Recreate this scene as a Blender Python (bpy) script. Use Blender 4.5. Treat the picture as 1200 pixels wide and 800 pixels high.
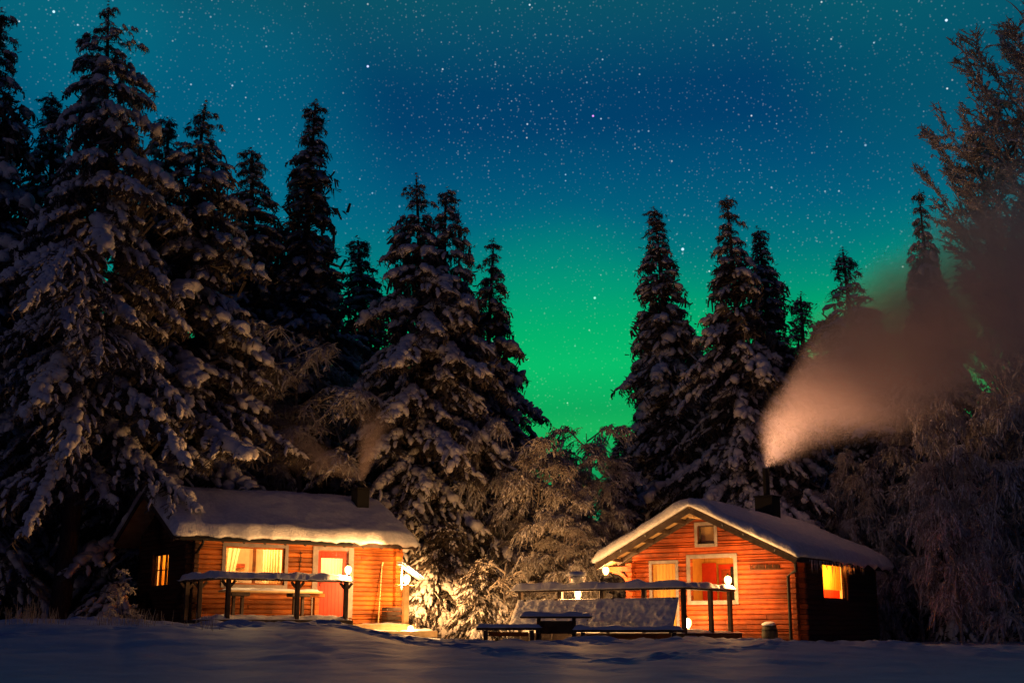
import bpy, math, random
import numpy as np
from mathutils import Vector, Matrix

C = bpy.context.scene.collection
S = bpy.context.scene
for o in list(bpy.data.objects):
    bpy.data.objects.remove(o)

# ------------------------------------------------------------------ camera
CZ = 1.5                      # camera height; the ground lies a little lower
FPX = 1463.0                  # focal length in pixels of the 1200 px wide photograph
PITCH = math.radians(13.0)
cam = bpy.data.cameras.new('camera')
cam.lens = 36 * FPX / 1200
cam.sensor_width = 36
cam.clip_start = 0.1
cam.clip_end = 6000
camo = bpy.data.objects.new('camera', cam)
camo.location = (0, 0, CZ)
camo.rotation_euler = (math.radians(90) + PITCH, 0, 0)
C.objects.link(camo)
S.camera = camo

# ------------------------------------------------------------------ render / exposure
S.view_settings.view_transform = 'Standard'
S.view_settings.look = 'None'
S.view_settings.exposure = 0.0
S.view_settings.gamma = 1
S.view_settings.use_curve_mapping = False
S.cycles.use_denoising = True
S.cycles.max_bounces = 6
S.cycles.diffuse_bounces = 3
S.cycles.glossy_bounces = 2
S.cycles.transmission_bounces = 4
S.cycles.transparent_max_bounces = 16
S.cycles.volume_bounces = 3
S.cycles.volume_step_rate = 1.0
S.cycles.volume_max_steps = 96
S.cycles.sample_clamp_indirect = 4.0

# ------------------------------------------------------------------ node helpers
class NT:
    def __init__(self, tree):
        self.t = tree
    def n(self, kind, **kw):
        nd = self.t.nodes.new(kind)
        for k, v in kw.items():
            if k.startswith('i_'):
                nd.inputs[k[2:].replace('_', ' ')].default_value = v
            else:
                setattr(nd, k, v)
        return nd
    def l(self, a, b):
        self.t.links.new(a, b)
    def math(self, op, a, b=None, clamp=False):
        nd = self.n('ShaderNodeMath', operation=op, use_clamp=clamp)
        for i, v in enumerate((a, b)):
            if v is None:
                continue
            if isinstance(v, (int, float)):
                nd.inputs[i].default_value = v
            else:
                self.l(v, nd.inputs[i])
        return nd.outputs[0]
    def maprange(self, v, a, b, c=0.0, d=1.0, smooth=True):
        nd = self.n('ShaderNodeMapRange')
        nd.interpolation_type = 'SMOOTHSTEP' if smooth else 'LINEAR'
        self.l(v, nd.inputs['Value'])
        nd.inputs['From Min'].default_value = a
        nd.inputs['From Max'].default_value = b
        nd.inputs['To Min'].default_value = c
        nd.inputs['To Max'].default_value = d
        return nd.outputs['Result']
    def mix(self, f, a, b, blend='MIX'):
        nd = self.n('ShaderNodeMix', data_type='RGBA', blend_type=blend)
        for s, v in ((nd.inputs[0], f), (nd.inputs[6], a), (nd.inputs[7], b)):
            if isinstance(v, (int, float)):
                s.default_value = v
            elif isinstance(v, tuple):
                s.default_value = (*v, 1) if len(v) == 3 else v
            else:
                self.l(v, s)
        return nd.outputs[2]
    def ramp(self, v, stops, interp='LINEAR'):
        nd = self.n('ShaderNodeValToRGB')
        cr = nd.color_ramp
        cr.interpolation = interp
        while len(cr.elements) < len(stops):
            cr.elements.new(0.5)
        for e, (p, c) in zip(cr.elements, stops):
            e.position = p
            e.color = (*c, 1)
        self.l(v, nd.inputs[0])
        return nd.outputs[0]

# ------------------------------------------------------------------ world: night sky with aurora and stars
w = bpy.data.worlds.new("World")
S.world = w
w.use_nodes = True
w.node_tree.nodes.clear()
N = NT(w.node_tree)
tc = N.n('ShaderNodeTexCoord')
D = tc.outputs['Generated']
sep = N.n('ShaderNodeSeparateXYZ'); N.l(D, sep.inputs[0])
dx, dy, dz = sep.outputs
def dirpx(px, py):
    v = Vector((px - 600, FPX * math.cos(PITCH) - (400 - py) * math.sin(PITCH),
                FPX * math.sin(PITCH) + (400 - py) * math.cos(PITCH)))
    return v.normalized()
nz = N.n('ShaderNodeTexNoise', i_Scale=2.2, i_Detail=3.0, i_Roughness=0.45)
mp = N.n('ShaderNodeMapping'); mp.inputs['Scale'].default_value = (1, 1, 2.6); N.l(D, mp.inputs[0]); N.l(mp.outputs[0], nz.inputs['Vector'])
wob = N.math('MULTIPLY', N.math('SUBTRACT', nz.outputs[0], 0.5), 0.035)
elev = N.math('ADD', dz, wob)
elev = N.math('ADD', elev, N.math('MULTIPLY', dx, -0.03))
aur = N.ramp(elev, [(0.0, (.0, .05, .03)), (.10, (.003, .22, .075)), (.155, (.010, .44, .09)), (.170, (.004, .36, .085)), (.205, (.002, .50, .135)),
                    (.235, (.0, .40, .145)), (.262, (.0, .29, .18)), (.290, (.0, .19, .20)), (.320, (.0, .125, .205)), (.350, (.0, .085, .185)),
                    (.385, (.0, .052, .148)), (.410, (.0, .050, .138)), (.450, (.002, .074, .140)), (.480, (.003, .086, .132)), (.53, (.003, .05, .09)),
                    (.75, (.006, .018, .05)), (1.0, (.0075, .012, .040))])
# brighter teal veil up to the left, darker band to the right
def lobe(px, py, a, b):
    v = dirpx(px, py)
    dp = N.n('ShaderNodeVectorMath', operation='DOT_PRODUCT'); N.l(D, dp.inputs[0]); dp.inputs[1].default_value = v
    return N.maprange(dp.outputs['Value'], math.cos(math.radians(a)), math.cos(math.radians(b)))
veil = N.math('MULTIPLY', lobe(245, 190, 9, 0), 0.38)
aur = N.mix(veil, aur, (.001, .20, .29))
veil2 = N.math('MULTIPLY', lobe(60, 20, 6, 0), 0.4)
aur = N.mix(veil2, aur, (.001, .20, .27))
veil3 = N.math('MULTIPLY', lobe(1120, 20, 9, 0), 0.45)
aur = N.mix(veil3, aur, (.002, .13, .15))
glow = N.math('MULTIPLY', lobe(660, 420, 7.5, 0), 0.25)
aur = N.mix(glow, aur, (.002, .52, .17))
dark = N.math('MULTIPLY', lobe(900, 190, 9, 0), 0.12)
aur = N.mix(dark, aur, (.0, .040, .15))
north = N.maprange(dy, 0.25, 0.85)
sky = N.mix(north, (.0032, .0062, .029), aur)
below = N.maprange(dz, -0.02, 0.02)
sky = N.mix(below, (.001, .002, .004), sky)
# stars
def stars(scale, rad, power, gain, seedoff):
    m = N.n('ShaderNodeMapping'); m.inputs['Location'].default_value = (seedoff, seedoff * .7, seedoff * 1.3)
    N.l(D, m.inputs[0])
    v = N.n('ShaderNodeTexVoronoi', i_Scale=scale); N.l(m.outputs[0], v.inputs['Vector'])
    d = N.maprange(v.outputs['Distance'], rad * scale, rad * scale * .35)
    sp = N.n('ShaderNodeSeparateColor'); N.l(v.outputs['Color'], sp.inputs[0])
    b = N.math('POWER', sp.outputs[0], power)
    tint = N.mix(sp.outputs[1], (.55, .8, 1.0), (1.0, .95, .85))
    st = N.math('MULTIPLY', N.math('MULTIPLY', d, b), gain)
    return N.mix(1.0, tint, st, 'MULTIPLY')
cl = N.n('ShaderNodeTexNoise', i_Scale=7.0, i_Detail=2.0); N.l(D, cl.inputs['Vector'])
clump = N.maprange(cl.outputs[0], .35, .7, .45, 1.15)
st = N.mix(1.0, stars(105, .00095, 2.2, 1.0, 3.1), stars(190, .00078, 1.5, .26, 8.3), 'ADD')
st = N.mix(1.0, st, stars(330, .0009, 1.5, .16, 1.3), 'ADD')
st = N.mix(1.0, st, clump, 'MULTIPLY')
st = N.mix(1.0, st, stars(42, .00120, 4.0, 1.6, 5.7), 'ADD')
def onestar(px, py, deg, colr):
    f = lobe(px, py, deg, deg * .3)
    return N.mix(1.0, colr, f, 'MULTIPLY')
for px, py, deg, colr in ((800, 292, .08, (.8, 1., 1.3)), (697, 349, .07, (.6, 1., .9)), (431, 78, .06, (.9, .9, 1.5)),
                          (695, 136, .055, (1.2, .4, 1.2)), (1109, 24, .065, (.9, 1.1, 1.4)), (63, 14, .065, (.8, 1.1, 1.2)), (665, 472, .045, (.7, 1., .8))):
    st = N.mix(1.0, st, onestar(px, py, deg, colr), 'ADD')
st = N.mix(1.0, st, N.math('MULTIPLY', below, N.maprange(dz, .17, .33, .55, 1.0)), 'MULTIPLY')
tot = N.mix(1.0, sky, st, 'ADD')
bg1 = N.n('ShaderNodeBackground', i_Strength=1.0); N.l(tot, bg1.inputs[0])
SUN_EL, SUN_AZ = math.radians(4), math.radians(212)
nish = N.n('ShaderNodeTexSky'); nish.sky_type = 'NISHITA'; nish.sun_disc = False
nish.sun_elevation = SUN_EL; nish.sun_rotation = SUN_AZ
bg2 = N.n('ShaderNodeBackground', i_Strength=0.0002); N.l(nish.outputs[0], bg2.inputs[0])
ad = N.n('ShaderNodeAddShader'); N.l(bg1.outputs[0], ad.inputs[0]); N.l(bg2.outputs[0], ad.inputs[1])
wo = N.n('ShaderNodeOutputWorld'); N.l(ad.outputs[0], wo.inputs[0])

# low far glow behind the camera (moon / village) as the one sun lamp
sl = bpy.data.lights.new('moonlight', 'SUN'); sl.energy = 0.055; sl.angle = math.radians(3); sl.color = (1.0, .72, .76)
so = bpy.data.objects.new('moonlight', sl); C.objects.link(so)
sd = Vector((math.sin(SUN_AZ) * math.cos(SUN_EL), math.cos(SUN_AZ) * math.cos(SUN_EL), math.sin(SUN_EL)))
so.rotation_euler = sd.to_track_quat('Z', 'Y').to_euler()

# ------------------------------------------------------------------ pixel helper: a point at depth Y
def P(px, py, Y):
    v = dirpx(px, py)
    k = Y / v.y
    return Vector((v.x * k, Y, CZ + v.z * k))

# ------------------------------------------------------------------ noise in numpy
def hash3(i, j, k):
    n = (i * 374761393 + j * 668265263 + k * 2147483647) & 0xFFFFFFFF
    n = ((n ^ (n >> 13)) * 1274126177) & 0xFFFFFFFF
    n = (n ^ (n >> 16)) & 0xFFFFFFFF
    return n / 4294967295.0
def vnoise(x, y, z=0.0):
    x, y, z = np.broadcast_arrays(np.asarray(x, float), np.asarray(y, float), np.asarray(z, float))
    xi, yi, zi = np.floor(x).astype(np.int64), np.floor(y).astype(np.int64), np.floor(z).astype(np.int64)
    xf, yf, zf = x - xi, y - yi, z - zi
    u, v, t = (a * a * (3 - 2 * a) for a in (xf, yf, zf))
    r = 0
    for a in (0, 1):
        for b in (0, 1):
            for c in (0, 1):
                r = r + hash3(xi + a, yi + b, zi + c) * (u if a else 1 - u) * (v if b else 1 - v) * (t if c else 1 - t)
    return r * 2 - 1
def fbm(x, y, z=0.0, o=4):
    r = 0; a = 1
    for i in range(o):
        r = r + a * vnoise(np.asarray(x) * 2**i + 17 * i, np.asarray(y) * 2**i + 31 * i, np.asarray(z) * 2**i)
        a *= .5
    return r

# ------------------------------------------------------------------ materials
def pmat(name, col, rough=.7, var=None, scale=6.0, stretch=(1, 1, 1), bump=0.0, bscale=40.0, island=0.0, metal=0.0, sss=0.0, spec=.3, stain=0.0):
    m = bpy.data.materials.new(name); m.use_nodes = True
    N = NT(m.node_tree)
    b = m.node_tree.nodes['Principled BSDF']
    b.inputs['Roughness'].default_value = rough
    b.inputs['Metallic'].default_value = metal
    b.inputs['Specular IOR Level'].default_value = spec
    tc = N.n('ShaderNodeTexCoord')
    mp = N.n('ShaderNodeMapping'); mp.inputs['Scale'].default_value = stretch; N.l(tc.outputs['Object'], mp.inputs[0])
    nz = N.n('ShaderNodeTexNoise', i_Scale=scale, i_Detail=5.0, i_Roughness=.6); N.l(mp.outputs[0], nz.inputs['Vector'])
    f = N.maprange(nz.outputs[0], .3, .7)
    c = N.mix(f, col, var if var else col)
    if island:
        g = N.n('ShaderNodeNewGeometry')
        k = N.maprange(g.outputs['Random Per Island'], 0, 1, 1 - island, 1 + island * .6, False)
        c = N.mix(1.0, c, k, 'MULTIPLY')
    if stain:
        ns = N.n('ShaderNodeTexNoise', i_Scale=1.1, i_Detail=6.0, i_Roughness=.7); N.l(tc.outputs['Object'], ns.inputs['Vector'])
        k2 = N.maprange(ns.outputs[0], .38, .62, 1 - stain, 1.12)
        c = N.mix(1.0, c, k2, 'MULTIPLY')
        vk = N.n('ShaderNodeTexVoronoi', i_Scale=2.6); mk_ = N.n('ShaderNodeMapping'); mk_.inputs['Scale'].default_value = (1, 1, 2.2)
        N.l(tc.outputs['Object'], mk_.inputs[0]); N.l(mk_.outputs[0], vk.inputs['Vector'])
        c = N.mix(1.0, c, N.maprange(vk.outputs['Distance'], .03, .10, .45, 1.0), 'MULTIPLY')
    N.l(c, b.inputs['Base Color'])
    if bump:
        n2 = N.n('ShaderNodeTexNoise', i_Scale=bscale, i_Detail=4.0); N.l(mp.outputs[0], n2.inputs['Vector'])
        bp = N.n('ShaderNodeBump', i_Strength=bump, i_Distance=.03); N.l(n2.outputs[0], bp.inputs['Height'])
        N.l(bp.outputs[0], b.inputs['Normal'])
    if sss:
        b.inputs['Subsurface Weight'].default_value = sss
        b.inputs['Subsurface Radius'].default_value = (.08, .06, .05)
        b.inputs['Subsurface Scale'].default_value = .5
    return m
M = {}
M['snow'] = pmat('snow', (.80, .82, .86), .6, (.68, .71, .78), 3, bump=.5, bscale=14)
M['snow_crust'] = pmat('snow_crust', (.80, .81, .84), .6, (.62, .64, .70), 8, bump=.9, bscale=22)
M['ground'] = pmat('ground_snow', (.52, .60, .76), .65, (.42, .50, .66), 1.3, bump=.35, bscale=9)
M['snow_tree'] = pmat('snow_on_branches', (.78, .77, .80), .75, (.60, .58, .60), 2.5, bump=.5, bscale=18)
M['frost'] = pmat('hoar_frost', (.66, .62, .60), .85, (.30, .25, .22), 1.4)
M['frost_dark'] = pmat('hoar_frost_on_needles', (.30, .26, .24), .9, (.10, .09, .08), 3)
M['needle'] = pmat('needles', (.17, .14, .13), .85, (.045, .04, .035), 1.8)
M['bark'] = pmat('bark', (.06, .04, .03), .9, (.12, .09, .07), 8, stretch=(4, 4, .6), bump=.6)
M['wood_amber'] = pmat('amber_log', (.46, .135, .016), .6, (.25, .058, .008), 3, stretch=(.5, .5, 9), bump=.5, bscale=12, island=.42, stain=.38)
M['wood_red'] = pmat('red_brown_log', (.44, .088, .012), .6, (.24, .036, .006), 3, stretch=(.5, .5, 9), bump=.5, bscale=12, island=.45, stain=.42)
M['wood_shaded'] = pmat('shaded_log', (.085, .035, .018), .75, (.045, .018, .010), 3, stretch=(.5, .5, 9), bump=.3, bscale=12, island=.3)  # unlit look of the side walls and left gable, put into the wood colour
M['groove'] = pmat('log_groove', (.07, .028, .012), .8)
M['wood_dark'] = pmat('dark_weathered_wood', (.075, .05, .04), .75, (.035, .024, .02), 5, bump=.3)
M['wood_grey'] = pmat('grey_painted_trim', (.26, .22, .21), .6, (.17, .145, .14), 5, bump=.2)
M['door_red'] = pmat('red_door_paint', (.46, .035, .008), .5, (.34, .022, .006), 4)
M['door_yellow'] = pmat('yellow_boards', (.50, .27, .045), .6, (.38, .17, .03), 4, stretch=(9, 1, .6), island=.2)
M['board_light'] = pmat('pale_soffit_boards', (.62, .45, .24), .6, (.46, .30, .14), 4, island=.2)
M['metal_black'] = pmat('black_sheet_metal', (.008, .008, .009), .7)
M['brass'] = pmat('lantern_metal', (.10, .07, .04), .45, metal=.7)
M['plaster'] = pmat('pale_inner_boards', (.72, .52, .28), .7, (.6, .4, .2), 4)
M['cloth_white'] = pmat('white_cloth', (.85, .82, .76), .8)
M['bark_pale'] = pmat('frosted_limb', (.22, .18, .16), .9, (.42, .37, .34), 5, bump=.5)
M['ice'] = pmat('ice', (.85, .85, .88), .2, spec=.5, sss=.0)
M['ice'].node_tree.nodes['Principled BSDF'].inputs['Transmission Weight'].default_value = .7
M['dry'] = pmat('dry_frosted_grass', (.22, .19, .16), .9, (.35, .33, .33), 5)
M['stone'] = pmat('dark_bucket', (.04, .035, .03), .7, (.07, .06, .05), 8)

def curtain_mat(name, col):
    m = bpy.data.materials.new(name); m.use_nodes = True; N = NT(m.node_tree); m.node_tree.nodes.clear()
    d = N.n('ShaderNodeBsdfDiffuse', i_Color=(*col, 1)); t = N.n('ShaderNodeBsdfTranslucent', i_Color=(*col, 1))
    mx = N.n('ShaderNodeMixShader'); mx.inputs[0].default_value = .55
    N.l(d.outputs[0], mx.inputs[1]); N.l(t.outputs[0], mx.inputs[2])
    o = N.n('ShaderNodeOutputMaterial'); N.l(mx.outputs[0], o.inputs[0]); return m
M['curtain'] = curtain_mat('thin_curtain', (.82, .58, .30))
M['curtain_y'] = curtain_mat('yellow_curtain', (.85, .40, .05))
M['curtain_r'] = curtain_mat('red_curtain', (.75, .05, .02))
def glass_mat():
    m = bpy.data.materials.new('window_glass'); m.use_nodes = True; N = NT(m.node_tree); m.node_tree.nodes.clear()
    t = N.n('ShaderNodeBsdfTransparent', i_Color=(.93, .93, .9, 1)); g = N.n('ShaderNodeBsdfGlossy', i_Roughness=.03)
    mx = N.n('ShaderNodeMixShader'); mx.inputs[0].default_value = .07
    N.l(t.outputs[0], mx.inputs[1]); N.l(g.outputs[0], mx.inputs[2])
    o = N.n('ShaderNodeOutputMaterial'); N.l(mx.outputs[0], o.inputs[0]); return m
M['glass'] = glass_mat()
def emit_mat(name, col, s, transp=0.0):
    m = bpy.data.materials.new(name); m.use_nodes = True; N = NT(m.node_tree); m.node_tree.nodes.clear()
    e = N.n('ShaderNodeEmission', i_Color=(*col, 1), i_Strength=s); o = N.n('ShaderNodeOutputMaterial')
    if transp:
        t = N.n('ShaderNodeBsdfTransparent'); a = N.n('ShaderNodeAddShader')
        N.l(e.outputs[0], a.inputs[0]); N.l(t.outputs[0], a.inputs[1]); N.l(a.outputs[0], o.inputs[0])
    else:
        N.l(e.outputs[0], o.inputs[0])
    return m
M['flame'] = emit_mat('flame', (1.0, .66, .26), 80.0, 1)
M['globe'] = emit_mat('glowing_globe', (1.0, .60, .20), 4.0, 1)

# ------------------------------------------------------------------ mesh builder
class MB:
    def __init__(self, mtx=None):
        self.v = []; self.f = []; self.m = mtx
    def add(self, vs, fs):
        k = len(self.v)
        if self.m is not None:
            vs = [tuple(self.m @ Vector(p)) for p in vs]
        self.v += [tuple(p) for p in vs]; self.f += [tuple(i + k for i in f) for f in fs]
        return self
    def box(self, x0, x1, y0, y1, z0, z1, c=0.0):
        if c <= 0:
            vs = [(x, y, z) for x in (x0, x1) for y in (y0, y1) for z in (z0, z1)]
            return self.add(vs, [(0, 1, 3, 2), (4, 6, 7, 5), (0, 4, 5, 1), (2, 3, 7, 6), (0, 2, 6, 4), (1, 5, 7, 3)])
        c = min(c, (x1 - x0) * .4, (y1 - y0) * .4, (z1 - z0) * .4)
        vs = []
        X, Y, Z = (x0, x1), (y0, y1), (z0, z1)
        idx = {}
        for i in (0, 1):
            for j in (0, 1):
                for k in (0, 1):
                    sx, sy, sz = (c if i == 0 else -c), (c if j == 0 else -c), (c if k == 0 else -c)
                    for a, p in enumerate(((X[i], Y[j] + sy, Z[k] + sz), (X[i] + sx, Y[j], Z[k] + sz), (X[i] + sx, Y[j] + sy, Z[k]))):
                        idx[i, j, k, a] = len(vs); vs.append(p)
        fs = []
        for i in (0, 1):
            fs.append([idx[i, j, k, 0] for j, k in ((0, 0), (1, 0), (1, 1), (0, 1))])
            fs.append([idx[j, i, k, 1] for j, k in ((0, 0), (1, 0), (1, 1), (0, 1))])
            fs.append([idx[j, k, i, 2] for j, k in ((0, 0), (1, 0), (1, 1), (0, 1))])
            for j in (0, 1):
                fs.append((idx[i, j, 0, 0], idx[i, j, 1, 0], idx[i, j, 1, 1], idx[i, j, 0, 1]))
                fs.append((idx[i, 0, j, 0], idx[i, 1, j, 0], idx[i, 1, j, 2], idx[i, 0, j, 2]))
                fs.append((idx[0, i, j, 1], idx[1, i, j, 1], idx[1, i, j, 2], idx[0, i, j, 2]))
                for k in (0, 1):
                    fs.append((idx[i, j, k, 0], idx[i, j, k, 1], idx[i, j, k, 2]))
        return self.add(vs, fs)
    def beam(self, a, b, wx, h, roll=0.0):
        a, b = Vector(a), Vector(b)
        d = b - a; L = d.length; d.normalize()
        up = Vector((0, 0, 1)) if abs(d.z) < .95 else Vector((0, 1, 0))
        s = d.cross(up).normalized(); u = s.cross(d)
        vs = []
        for t in (0, L):
            for i, j in ((-1, -1), (1, -1), (1, 1), (-1, 1)):
                vs.append(a + d * t + s * (i * wx / 2) + u * (j * h / 2))
        return self.add(vs, [(0, 1, 2, 3), (7, 6, 5, 4), (0, 4, 5, 1), (1, 5, 6, 2), (2, 6, 7, 3), (3, 7, 4, 0)])
    def tube(self, pts, rad, n=8, cap=True):
        pts = [Vector(p) for p in pts]
        if isinstance(rad, (int, float)):
            rad = [rad] * len(pts)
        vs = []; fs = []
        ref = Vector((0.123, 0.97, 0.2))
        for i, p in enumerate(pts):
            d = (pts[min(i + 1, len(pts) - 1)] - pts[max(i - 1, 0)]).normalized()
            r = ref if abs(d.dot(ref)) < .9 else Vector((1, 0, 0))
            s = d.cross(r).normalized(); u = s.cross(d)
            for k in range(n):
                a = 2 * math.pi * k / n
                vs.append(p + (s * math.cos(a) + u * math.sin(a)) * rad[i])
        for i in range(len(pts) - 1):
            for k in range(n):
                fs.append((i * n + k, i * n + (k + 1) % n, (i + 1) * n + (k + 1) % n, (i + 1) * n + k))
        if cap:
            fs.append(tuple(range(n - 1, -1, -1))); fs.append(tuple(range((len(pts) - 1) * n, len(pts) * n)))
        return self.add(vs, fs)
    def lathe(self, prof, n=16, cx=0, cy=0):
        vs = []; fs = []
        for r, z in prof:
            for k in range(n):
                a = 2 * math.pi * k / n
                vs.append((cx + r * math.cos(a), cy + r * math.sin(a), z))
        for i in range(len(prof) - 1):
            for k in range(n):
                fs.append((i * n + k, i * n + (k + 1) % n, (i + 1) * n + (k + 1) % n, (i + 1) * n + k))
        fs.append(tuple(range(n - 1, -1, -1))); fs.append(tuple(range((len(prof) - 1) * n, len(prof) * n)))
        return self.add(vs, fs)
    def slab(self, x0, x1, y0, y1, zf, h, res=.08, amp=.25, seed=0., edge=.12, sag=0.0, out=.03):
        """snow lying on a surface: zf(x, y) is the surface, h the depth; rounded lumpy edges that bulge over the rim"""
        nx = max(4, int((x1 - x0) / res)); ny = max(3, int((y1 - y0) / res))
        xs = np.linspace(0, 1, nx + 1); ys = np.linspace(0, 1, ny + 1)
        A, B = np.meshgrid(xs, ys, indexing='ij')
        X = x0 + A * (x1 - x0); Y = y0 + B * (y1 - y0)
        n1 = fbm(X * 2.3 + seed, Y * 2.3 + seed * 2, seed, 3)
        n2 = fbm(X * 5 + seed, Y * 5 - seed, seed + 4, 3)
        de = np.minimum(np.minimum(X - x0, x1 - X), np.minimum(Y - y0, y1 - Y))
        e = np.clip(de / edge, 0, 1); prof = np.sqrt(1 - (1 - e) ** 2)
        Z0 = np.vectorize(zf)(X, Y) if callable(zf) else np.full(X.shape, float(zf))
        H = h * (prof * .85 + .15) * (1 + amp * n1 + amp * .4 * n2)
        k = (1 - prof)
        cx, cy = (x0 + x1) / 2, (y0 + y1) / 2
        rim = e < .99
        Xo = X + np.where(rim, n2 * .03, 0); Yo = Y + np.where(rim, n2 * .03, 0)
        Z = Z0 + H - sag * (1 - e) ** 2 * (1 + n2)
        vs = [(a, b, c) for a, b, c in zip(Xo.ravel(), Yo.ravel(), Z.ravel())]
        W = ny + 1
        fs = [(i * W + j, (i + 1) * W + j, (i + 1) * W + j + 1, i * W + j + 1) for i in range(nx) for j in range(ny)]
        # skirt: bulge ring and bottom ring
        ring = [(i, 0) for i in range(nx)] + [(nx, j) for j in range(ny)] + [(i, ny) for i in range(nx, 0, -1)] + [(0, j) for j in range(ny, 0, -1)]
        base = len(vs); R = len(ring)
        def outv(i, j):
            ox = (-1 if i == 0 else 1 if i == nx else 0); oy = (-1 if j == 0 else 1 if j == ny else 0)
            return ox, oy
        for (i, j) in ring:
            ox, oy = outv(i, j); q = out * (1 + n2[i, j])
            vs.append((Xo[i, j] + ox * q, Yo[i, j] + oy * q, Z0[i, j] + (Z[i, j] - Z0[i, j]) * .45 - sag * .3))
        for (i, j) in ring:
            vs.append((Xo[i, j], Yo[i, j], Z0[i, j] - sag * (1 + n2[i, j]) * .9 - .005))
        for (i, j) in ring:
            ox, oy = outv(i, j)
            vs.append((X[i, j] - ox * .06, Y[i, j] - oy * .06, Z0[i, j] - .004))
        for q in range(R):
            a, b = ring[q], ring[(q + 1) % R]
            ia, ib = a[0] * W + a[1], b[0] * W + b[1]
            q2 = (q + 1) % R
            fs.append((ia, base + q, base + q2, ib))
            fs.append((base + q, base + R + q, base + R + q2, base + q2))
            fs.append((base + R + q, base + 2 * R + q, base + 2 * R + q2, base + R + q2))
        return self.add(vs, fs)
    def build(self, name, mat, parent=None, smooth=False, loc=None, rotz=0):
        me = bpy.data.meshes.new(name)
        me.from_pydata(self.v, [], self.f)
        import bmesh
        bm = bmesh.new(); bm.from_mesh(me); bmesh.ops.recalc_face_normals(bm, faces=bm.faces); bm.to_mesh(me); bm.free()
        me.materials.append(M[mat] if isinstance(mat, str) else mat)
        if smooth:
            me.polygons.foreach_set('use_smooth', [True] * len(me.polygons))
        o = bpy.data.objects.new(name, me); C.objects.link(o)
        if parent: o.parent = parent
        if loc is not None: o.location = loc
        o.rotation_euler.z = rotz
        return o
def npmesh(name, V, F, mat, parent=None, smooth=True):
    V = np.asarray(V, np.float32); F = np.asarray(F, np.int32)
    me = bpy.data.meshes.new(name)
    nf, k = F.shape
    me.vertices.add(len(V)); me.vertices.foreach_set('co', V.ravel())
    me.loops.add(nf * k); me.loops.foreach_set('vertex_index', F.ravel())
    me.polygons.add(nf)
    me.polygons.foreach_set('loop_start', np.arange(0, nf * k, k, dtype=np.int32))
    me.update(calc_edges=True)
    if smooth: me.polygons.foreach_set('use_smooth', np.ones(nf, bool))
    me.materials.append(M[mat] if mat in M else bpy.data.materials[mat])
    o = bpy.data.objects.new(name, me); C.objects.link(o)
    if parent: o.parent = parent
    return o
def tag(o, label=None, cat=None, group=None, kind=None):
    if label: o['label'] = label
    if cat: o['category'] = cat
    if group: o['group'] = group
    if kind: o['kind'] = kind
    return o
def thing(name, label, cat, loc=(0, 0, 0), rotz=0.0, group=None):
    o = bpy.data.objects.new(name, None); C.objects.link(o)
    o.empty_display_size = .3
    o.location = loc; o.rotation_euler = (0, 0, rotz)
    return tag(o, label, cat, group)
def point(loc, power, col=(1, .50, .17), r=.06, parent=None):
    l = bpy.data.lights.new('lamp_light', 'POINT'); l.energy = power; l.color = col; l.shadow_soft_size = r
    o = bpy.data.objects.new('lamp_light', l); C.objects.link(o); o.location = loc
    if parent: o.parent = parent
    return o

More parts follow.
